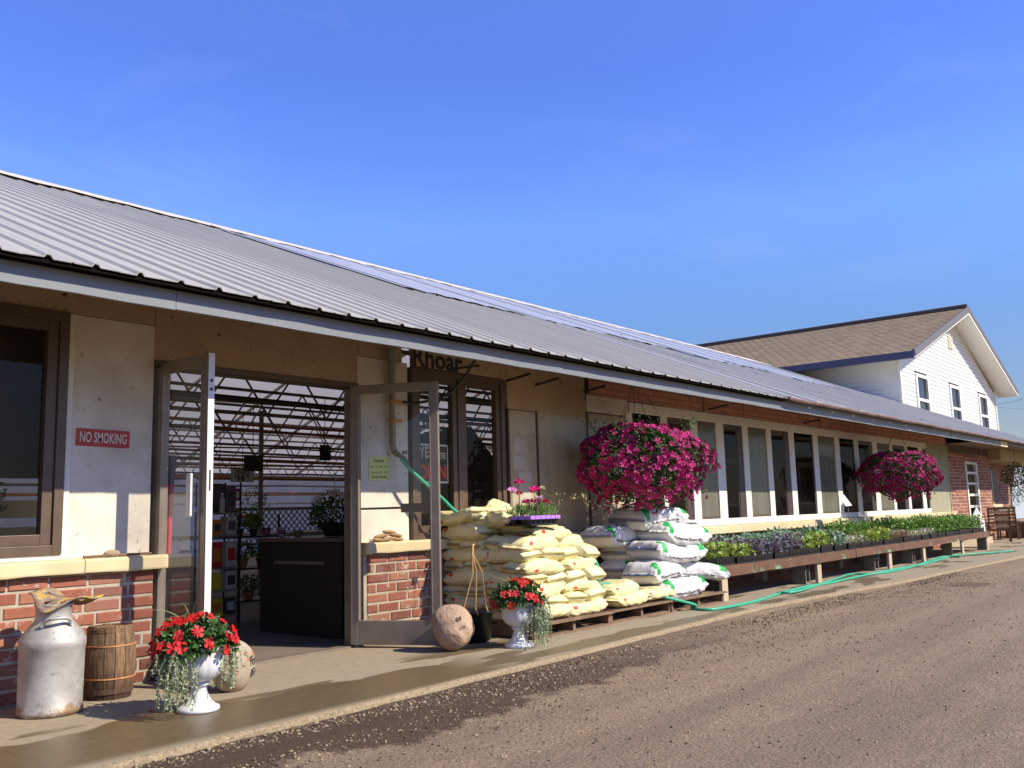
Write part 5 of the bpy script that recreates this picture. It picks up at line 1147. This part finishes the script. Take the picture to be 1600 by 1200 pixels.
for r_ in range(3):
    x = 10.32 if r_ == 0 else 10.7 if r_ == 1 else 10.85; cnt = {}
    while x < 22.5:
        k = next(kk for lim, kk in rows[r_] if x < lim)
        if r_ == 2 and 14.2 < x < 14.75: x += .5; continue
        if r_ == 0 and 11.38 < x < 11.7: x += .2
        cnt[k] = cnt.get(k, 0) + 1; nm = kinds[k][0]
        tray(k, rnd.randrange(2), x, ybf(x) + .2 + .29 * r_ + jit(.012), BZ + .004, jit(.04), f'black tray of {nm}, {rn[r_]} row, {nth[cnt[k] - 1]} such tray from the left')
        x += .525 + jit(.01)
t_ = thing('pot_of_seedlings', 'round dark pot of maroon seedlings at the back of the bench below the price card', 'pot', (14.45, -.52, BZ))
MB().lathe([(.12, 0), (.15, .12), (.16, .12), (.14, .1), (0, .1)], 20).build('pot', black_p, t_); mb = MB(); leaves(mb, 160, .13, .13, .12, .2, (.03, .06), (.02, .03), [(.4, .12, .14), (.3, .1, .1)]); mb.build('foliage', seed_m, t_)
t_ = thing('price_card', 'small white price card on a thin stake standing among the bench seedlings', 'sign', W(1326, 805, -.55))
a = W(1326, 805, -.55); b = W(1326, 786, -.55)
MB().tube([(0, 0, -.1), (0, 0, b.z - a.z + .04)], .006, 5).build('stake', alu, t_)
q0, q1, q2, q3 = [W(px, py, -.56 + d) - a for px, py, d in ((1309, 773, .05), (1318, 773, .05), (1331, 790, 0), (1321, 791, 0))]
mb = MB(); n_ = (q2 - q0).cross(q1 - q0).normalized() * .006; mb.add([q0, q1, q2, q3] + [q + n_ for q in (q0, q1, q2, q3)], [(0, 1, 2, 3), (7, 6, 5, 4), (0, 4, 5, 1), (1, 5, 6, 2), (2, 6, 7, 3), (3, 7, 4, 0)]); mb.build('card', white_pl, t_)
# ---------------------------------------------------------------- far right corner
tag(MB().obox((23.3, -.55, .02), (24.3, -.1, .42), .9, .025).build('leaning_board', leg_m), 'tan board leaning under the far end of the last bench', 'board')
t_ = thing('wooden_steps', 'low tan wooden steps beyond the last bench', 'steps', (25.5, -.2, 0))
MB().box(-.9, .9, -.3, .4, 0, .16).build('lower_step', leg_m, t_); MB().box(-.9, .9, -.05, .4, .16, .32).build('upper_step', leg_m, t_)
def slatted_chair(x, y, rz, lab):
    t_ = thing('slatted_chair', lab, 'chair', (x, y, 0), rz, 'brown slatted garden chairs at the far end'); t_.scale = (.8, .8, .8)
    for yy in (-.3, .3):
        MB().obox((-.35, yy, .05), (-.75, yy, 1.12), .05, .07).build('back_rail', bench_m, t_); MB().obox((.4, yy, .62), (-.55, yy, .62), .07, .03).build('armrest', bench_m, t_)
        for xx in (.3, -.35): MB().box(xx, xx + .05, yy - .025, yy + .025, 0, .6).build('leg', bench_m, t_)
    for i in range(7): u = .1 + .85 * i / 6; MB().box(-.012, .012, -.29, .29, 0, .07, M=Matrix.Translation((-.43 - .3 * u, 0, .28 + .8 * u))).build('back_slat', leg_m if i % 2 else wood_pal, t_)
    for i in range(5): MB().box(-.4 + .15 * i, -.29 + .15 * i, -.29, .29, .38, .4).build('seat_slat', wood_pal, t_)
slatted_chair(26.9, -.55, .25, 'brown slatted garden chair nearest the narrow window, beside the steps'); slatted_chair(28.5, -.45, .1, 'second brown slatted garden chair, just before the planter box')
t_ = thing('planter_box', 'long dark brown wooden planter box at the right edge', 'planter', (30.2, -.55, 0))
MB().box(-.9, 2.6, -.35, .35, 0, .42).build('box', bench_m, t_); MB().box(-.8, 2.5, -.28, .28, .42, .43).build('soil', soil_m, t_)
t_ = thing('cane_panel_table', 'pale topped table with woven front behind the planter box', 'table', (30.4, .8, 0))
MB().box(-1.2, 1.2, -.4, .4, .78, .86).build('table_top', leg_m, t_); MB().box(-1.1, 1.1, -.35, -.3, .2, .76).build('front_panel', mat('woven_cane', (.45, .34, .2), .9, (.2, .13, .08), 60), t_)
for x in (-1.15, 1.1): MB().box(x, x + .06, -.36, -.3, 0, .78).build('leg', wood_pal, t_)
t_ = thing('wire_chair', 'white curly wire chair back just above the planter at the right edge', 'chair', (32.6, .9, 0))
for k in range(5): MB().tube([(-.3 + .15 * k + .12 * math.cos(a), 0, .95 + .12 * math.sin(a)) for a in [i * .6 for i in range(11)]], .015, 5).build('wire_scroll', white_pl, t_)
for x in (-.35, .35): MB().tube([(x, 0, 0), (x, 0, 1.0)], .02, 6).build('leg', white_pl, t_)
ev_m = mat('conifer_needles', (.03, .07, .03), .7, attr=True)
def shrub(x, y, z, r, h, lab):
    t = thing('conifer_shrub', lab, 'shrub', (x, y, 0)); MB().tube([(0, 0, 0), (0, 0, z + h * .5)], [.04, .02], 6).build('trunk', wood_pal, t); mb = MB()
    for i in range(1500):
        d = rv(); k = rnd.uniform(.5, 1.05) * (1 + .15 * math.sin(5 * d.x + 7 * d.z)); g = rnd.uniform(.5, 1.8); leafshape(mb, (d.x * r * k, d.y * r * k, z + h / 2 + d.z * h / 2 * k), d + rv() * .5, rv(), .12, .025, (g, g, g))
    mb.build('crown', ev_m, t)
shrub(35.5, .8, .9, .8, 1.6, 'dark clipped conifer shrub at the right edge by the grey shed')
t_ = thing('hanging_basket', 'dark shaded hanging basket at the right edge under the porch eave', 'hanging basket', (27.3, -1.0, 1.72)); mb = MB()
for i in range(900): d = rv(); k = rnd.uniform(.6, 1.05); g = rnd.uniform(.5, 1.6); leafshape(mb, (d.x * .36 * k, d.y * .36 * k, d.z * .3 * k), d + rv(), rv(), .06, .035, (g * .9, g * .35, g * .5))
mb.build('foliage', leafp, t_); MB().tube([(0, 0, .2), (0, .0, .68)], .006, 5).build('hanger_wire', steel_d, t_)
t_ = thing('wall_lantern', 'yellow wall lantern on the far brick wall beside the dark window', 'lamp', (29.5, .34, 1.85)); MB().lathe([(.0, -.25), (.1, -.2), (.14, .1), (.18, .14), (.0, .25)], 8).build('lamp_glass', mat('amber_glass', (.65, .4, .05), .3), t_); MB().box(-.04, .04, 0, .1, -.05, .05).build('mount', steel_d, t_)
t_ = thing('compost_bag', 'white and orange bag propped behind the bench plants by the narrow window', 'bag', (24.9, -.5, .3)); t_.scale = (1, 1, 1)
mb = MB(); mb.box(-.55, .45, -.07, .05, 0, .3); mb.add([(-.5, -.07, .3), (.4, -.07, .3), (.0, -.03, .62), (-.5, .05, .3), (.4, .05, .3), (.0, .0, .62)], [(0, 1, 2), (4, 3, 5), (0, 2, 5, 3), (1, 4, 5, 2)]); mb.build('bag_body', white_pl, t_, bevel=.02)
mb = MB(); mb.quad((-.42, -.075, .2), (-.1, -.075, .2), (-.05, -.068, .45), (-.2, -.07, .42)); mb.build('orange_print', mat('orange_print', (.75, .3, .04), .5), t_)
# ---------------------------------------------------------------- inside the shop
part_m = mat('pane_darkener_brown', (.09, .085, .08), .9, (.06, .055, .045), 2)
mb = MB(); mb.box(12.6, 33.5, 2.6, 2.66, 0, 3.9); mb.build('added_pane_darkener', part_m, B)  # added dark board behind the white framed panes so they look dark
for x, wd in ((17.6, .9), (21.5, 1.), (25.5, .9), (29.5, 1.)):
    f = MB(); f.box(x, x + .1, 2.55, 2.6, .3, 2.1); f.box(x + wd, x + wd + .1, 2.55, 2.6, .3, 2.1); f.box(x + .1, x + wd, 2.55, 2.6, 2.0, 2.1); f.box(x + .1, x + wd, 2.55, 2.6, 1.1, 1.16); f.build('inner_door_frame', mat('grey_frame', (.25, .25, .24), .6), B)
t_ = thing('counter', 'dark brown service counter just inside the open doors', 'counter', (5.66, .47, 0))
MB().box(0, .75, 0, 1.25, 0, .87).build('cabinet', counter_m, t_, bevel=.004); MB().box(-.03, .8, -.03, 1.28, .872, .91).build('worktop', counter_t, t_, bevel=.004); MB().box(-.015, 0, .25, 1.0, .66, .69).build('handle_rail', alu, t_)
# white flowering basket on the counter
t_ = thing('flower_basket', 'white flowering basket with a white hook hanger standing on the counter', 'hanging basket', (5.98, .95, .915))
MB().lathe([(.1, 0), (.15, .13), (.16, .135), (.13, .12), (0, .11)], 20).build('pot', black_p, t_); mb = MB(); wf_m = mat('cream_small_flower', (.62, .58, .44), .7, attr=True)
for i in range(700): d = rv(); k = rnd.uniform(.6, 1.05); g = rnd.uniform(.5, 1.5); leafshape(mb, (d.x * .24 * k, d.y * .24 * k, .22 + d.z * .16 * k), d + rv(), rv(), .05, .025, (g, g, g))
mb.build('foliage', leafd, t_); mb = MB()
for i in range(420): d = rv(); d.z = abs(d.z); k = rnd.uniform(.75, 1.1); g = rnd.uniform(.6, 1.2); leafshape(mb, (d.x * .21 * k, d.y * .21 * k, .3 + d.z * .14 * k), d + rv() * .6, rv(), .035, .012, (g, g, g))
mb.build('blossoms', wf_m, t_)['kind'] = 'stuff'
for a in (0, 2.1, 4.2): MB().tube([(math.cos(a) * .15, math.sin(a) * .15, .16), (0, 0, .5)], .004, 4).build('hanger_strand', white_pl, t_)
MB().tube([(0, 0, .5), (0, 0, .54), (.025, 0, .57), (.025, 0, .6), (0, 0, .62), (-.022, 0, .6)], .007, 6).build('hook', white_pl, t_)
pm_ = {n: mat('product_' + n, c, .5, c2, 25) for n, c, c2 in (('red', (.55, .03, .015), (.4, .02, .01)), ('yellow', (.6, .45, .03), (.5, .35, .02)), ('white', (.5, .48, .44), (.4, .38, .34)), ('purple', (.16, .08, .14), (.1, .05, .09)), ('magenta', (.45, .03, .15), (.35, .02, .1)), ('dark', (.04, .035, .04), (.07, .05, .05)), ('orange', (.6, .2, .03), (.5, .12, .02)))}
t_ = thing('shelf_rack', 'grey metal shelf rack just inside the left door stacked with garden products', 'shelf', (5.4, 2.2, 0))
for z in (.12, .37, .6, .93, 1.16): MB().box(0, .36, 0, .3, z, z + .018).build('shelf_board', alu, t_)
for x, y in ((0, 0), (.345, 0), (0, .285), (.345, .285)): MB().box(x, x + .015, y, y + .015, 0, 1.5).build('post', steel_d, t_)
def bottle(x, y, z, h, r, m, lab, cap=white_pl):
    t = thing('bottle', lab, 'bottle', (x, y, z)); MB().lathe([(r, 0), (r, h * .7), (r * .4, h * .85), (r * .38, h * .9)], 14).build('body', m, t); MB().lathe([(r * .45, h * .9), (r * .45, h), (0, h)], 12).build('cap', cap, t)
def carton(x, y, z, wx, wy, h, m, lab, lm=None):
    t = thing('product_box', lab, 'box', (x, y, z)); MB().box(0, wx, 0, wy, 0, h).build('carton', m, t, bevel=.003); MB().box(wx * .15, wx * .85, -.003, -.001, h * .25, h * .75).build('printed_panel', lm or paper_w, t)
carton(5.44, 2.22, 1.178, .12, .12, .3, pm_['dark'], 'tall dark carton at the left of the top shelf', pm_['purple']); bottle(5.5, 2.16, 1.178, .2, .03, pm_['white'], 'white bottle in front of the dark cartons on the top shelf'); carton(5.6, 2.24, 1.178, .12, .12, .28, pm_['purple'], 'dark purple carton at the right of the top shelf', pm_['dark']); carton(5.73, 2.26, 1.3, .05, .1, .13, pm_['magenta'], 'small magenta carton at the rack corner, upper')
carton(5.44, 2.22, .948, .1, .12, .16, pm_['orange'], 'orange carton at the left of the second shelf', pm_['dark']); carton(5.6, 2.22, .948, .12, .12, .19, pm_['white'], 'pale carton with purple print on the second shelf', pm_['purple'])
carton(5.42, 2.22, .618, .13, .12, .26, pm_['red'], 'bright red bag like carton on the third shelf', pm_['orange']); carton(5.6, 2.22, .618, .12, .12, .26, pm_['white'], 'white and red carton on the third shelf', pm_['red'])
carton(5.43, 2.22, .388, .12, .12, .17, pm_['yellow'], 'yellow carton on the fourth shelf', pm_['yellow']); carton(5.6, 2.22, .388, .13, .12, .19, pm_['white'], 'silvery pouch on the fourth shelf', pm_['dark']); carton(5.43, 2.22, .138, .14, .12, .17, pm_['yellow'], 'yellow sack on the bottom shelf', pm_['orange']); carton(5.6, 2.22, .138, .12, .12, .17, pm_['dark'], 'dark pouch on the bottom shelf', pm_['white'])
t_ = thing('plant_stand', 'dark tiered plant stand right of the shelf rack with marigolds and seedlings', 'plant stand', (6.0, 2.6, 0))
for z in (.2, .55, .9): MB().box(0, .55, 0, .4, z, z + .02).build('shelf_board', steel_d, t_)
for x in (0, .53): MB().box(x, x + .02, 0, .02, 0, 1.15).build('post', steel_d, t_)
mf = mat('marigold', (.75, .38, .02), .6, attr=True)
def potted(x, y, z, r, h, fm, nf, lab, pm=black_p, lf=leafg):
    t = thing('potted_plant', lab, 'potted plant', (x, y, z)); MB().lathe([(r * .6, 0), (r * .85, r * 1.2), (r * .9, r * 1.2), (r * .7, r), (0, r)], 14).build('pot', pm, t); mb = MB()
    for i in range(200): d = rv(); k = rnd.uniform(.4, 1.1); g = rnd.uniform(.6, 1.6); leafshape(mb, (d.x * r * 1.3 * k, d.y * r * 1.3 * k, r * 1.2 + h / 2 + d.z * h / 2 * k), d + rv(), rv(), .05, .022, (g, g, g))
    mb.build('foliage', lf, t)
    if nf:
        for i in range(nf): d = rv(); d.z = abs(d.z); f = MB(); flower(f, (0, 0, 0), d, .025, petals=7, cup=.4); f.build('flower', fm, t, loc=(d.x * r * 1.3, d.y * r * 1.3 - .02, r * 1.2 + h * .6 + d.z * h * .4))
potted(6.07, 2.7, .92, .07, .2, mf, 6, 'yellow marigold in a pot at the top left of the dark plant stand'); potted(6.25, 2.68, .92, .06, .16, mf, 5, 'orange marigold at the top right of the dark plant stand'); potted(6.12, 2.7, .57, .08, .18, None, 0, 'green seedling pot on the middle tier of the plant stand', rust_m); potted(6.38, 2.7, .57, .08, .16, None, 0, 'second green pot at the right of the middle tier'); potted(6.2, 2.7, .22, .08, .16, None, 0, 'green plant in a clay pot on the lowest tier', rust_m)
for px, lab in ((466, 'small tan bowl at the right of the counter items'), (440, 'pink and white cup near the middle of the counter top'), (416, 'dark wrapped jar with pink label at the left of the counter top')):
    q = XP(px, 838, 5.9); t = thing('cup' if px > 420 else 'jar', lab, 'cup' if px > 420 else 'jar', (q.x, q.y, .912)); MB().lathe([(.035, 0), (.045, .1), (.038, .1), (0, .02)] if px != 466 else [(.03, 0), (.06, .05), (.05, .05), (0, .02)], 16).build('body', {466: husk, 440: pm_['white'], 416: pm_['dark']}[px], t); MB().lathe([(.0405, .03), (.044, .07)], 16).build('band', pm_['magenta'] if px != 466 else husk, t)
# price signs over the aisles
t_, w_, h_ = sign_plate('price_sign', 6.82, 7.17, 1.58, 1.77, 4.0, mat('bright_card', (.9, .88, .84), .6), 'white aisle sign reading 12" HANGING BASKETS $16.99 seen through the open doors', 'sign')
l = MB(); text_on(l, '12" HANGING', .05, FX(0, -.008, .07), .0008, .95); text_on(l, 'BASKETS', .05, FX(0, -.008, .03), .001); text_on(l, '$', .05, FX(-.1, -.008, -.02), .001); text_on(l, '16', .12, FX(-.03, -.008, -.045), .003); text_on(l, '99', .05, FX(.075, -.008, -.02), .001); l.build('lettering', ink, t_)
MB().tube([(0, 0, .095), (0, 0, .8)], .005, 4).build('hanging_cord', steel_d, t_)
for x0, x1, z0, z1, y, lab in ((6.33, 6.58, 1.66, 1.85, 3.0, 'blank dark grey aisle sign hanging right of the price sign'), (7.52, 7.69, 1.82, 2.02, 3.1, 'small dark aisle sign hanging above the white flower basket')):
    t_, w_, h_ = sign_plate('aisle_sign', x0, x1, z0, z1, y, mat('dark_card', (.05, .045, .04), .8), lab, 'sign'); MB().tube([(0, 0, h_), (0, 0, .7)], .005, 4).build('hanging_cord', steel_d, t_)
# lattice fence and far benches inside
t_ = thing('lattice_panel', 'grey diagonal lattice panel far inside behind the counter', 'lattice', (9.0, 7.4, 0)); mb = MB()
for i in range(34):
    x = .12 * i
    mb.obox((x, 0, .7), (x + .55, 0, 1.25), .006, .02); mb.obox((x + .55, .01, .7), (x, .01, 1.25), .006, .02)
mb.build('lattice', mat('grey_lattice', (.28, .27, .25), .8), t_); MB().box(0, 4.6, -.03, .03, 1.25, 1.3).build('top_rail', truss_m, t_); MB().box(0, 4.6, -.03, .03, .66, .7).build('bottom_rail', truss_m, t_)
for i in range(5): MB().box(1.15 * i - .02, 1.15 * i + .02, -.03, .03, 0, .66).build('post', truss_m, t_)
for k, (x, y, z, lab) in enumerate(((8.6, 6.0, 1.0, 'leafy plant in a hanging pot far inside, left of the lattice'), (10.9, 6.2, 0.9, 'leafy pot plant far inside, right of the lattice'))): potted(x, y, z, .16, .4, None, 0, lab, rust_m)
MB().box(7.5, 13, 5.8, 6.6, .82, .88).build('display_bench', truss_m, B)
# dark little hut and flowers seen through the brown double window
t_ = thing('display_hut', 'dark brown wooden display hut with pitched roof behind the brown window', 'hut', (8.35, 1.4, 0))
MB().box(-.5, .6, 0, .6, 0, 1.6).build('walls', brown_dark, t_); mb = MB(); mb.add([(-.7, -.12, 1.5), (.75, -.12, 1.5), (.05, -.12, 2.15), (-.7, .7, 1.5), (.75, .7, 1.5), (.05, .7, 2.15)], [(0, 1, 2), (4, 3, 5), (0, 2, 5, 3), (1, 4, 5, 2), (0, 3, 4, 1)]); mb.build('roof', brown_dark, t_)
for k in range(6): MB().box(0, .03, -.02, .0, 0, .2, M=Matrix.Translation((-.1 + .07 * k, 0, 1.05)) @ Matrix.Rotation(jit(.2), 4, 'Y')).build('seed_packet', pm_['orange'] if k % 2 else husk, t_)
pf = mat('violet_flower', (.3, .1, .5), .6, attr=True)
potted(6.72, .5, .92, .12, .22, pf, 16, 'violet flowers in a pot behind the left pane of the brown window'); potted(7.3, .55, .92, .12, .2, redf, 14, 'red and violet flowers in a pot behind the right pane of the brown window')
MB().box(6.3, 7.45, .35, .75, .86, .915).build('window_shelf', truss_m, B)
MB().box(1.2, 3.4, .9, 1.5, .95, 1.0).build('window_shelf', cream, B); MB().box(1.2, 3.4, .9, .93, 1.0, 1.09).build('shelf_lip', cream, B); MB().box(1.2, 3.4, 1.5, 1.53, 1.16, 1.3).build('shelf_lip', cream, B)
potted(2.42, 1.1, 1.02, .09, .3, None, 0, 'dark potted plant behind the left window, left one', black_p, leafd); potted(2.82, 1.1, 1.02, .09, .32, None, 0, 'dark potted plant behind the left window, right one', black_p, leafd)
cl = mat('magenta_cloth', (.5, .012, .06), .8, (.4, .01, .05), 6)
mb = MB(); n = 10; vs = []
for i in range(n + 1): x = 3.5 + .03 * i; vs += [(x, .22 + .02 * math.sin(i * 1.9), .86), (x, .2 + .012 * math.sin(i * 1.9), 1.38), (x + .02, .2, 1.6)]
mb.add([v for v in vs], [(3 * i, 3 * i + 3, 3 * i + 4, 3 * i + 1) for i in range(n)]); t_ = thing('hanging_cloth', 'magenta red cloth with dark top hanging just inside the left door', 'cloth'); mb.build('cloth', cl, t_)
mb = MB(); mb.add([v for v in vs], [(3 * i + 1, 3 * i + 4, 3 * i + 5, 3 * i + 2) for i in range(n)]); mb.build('dark_top', black_p, t_)
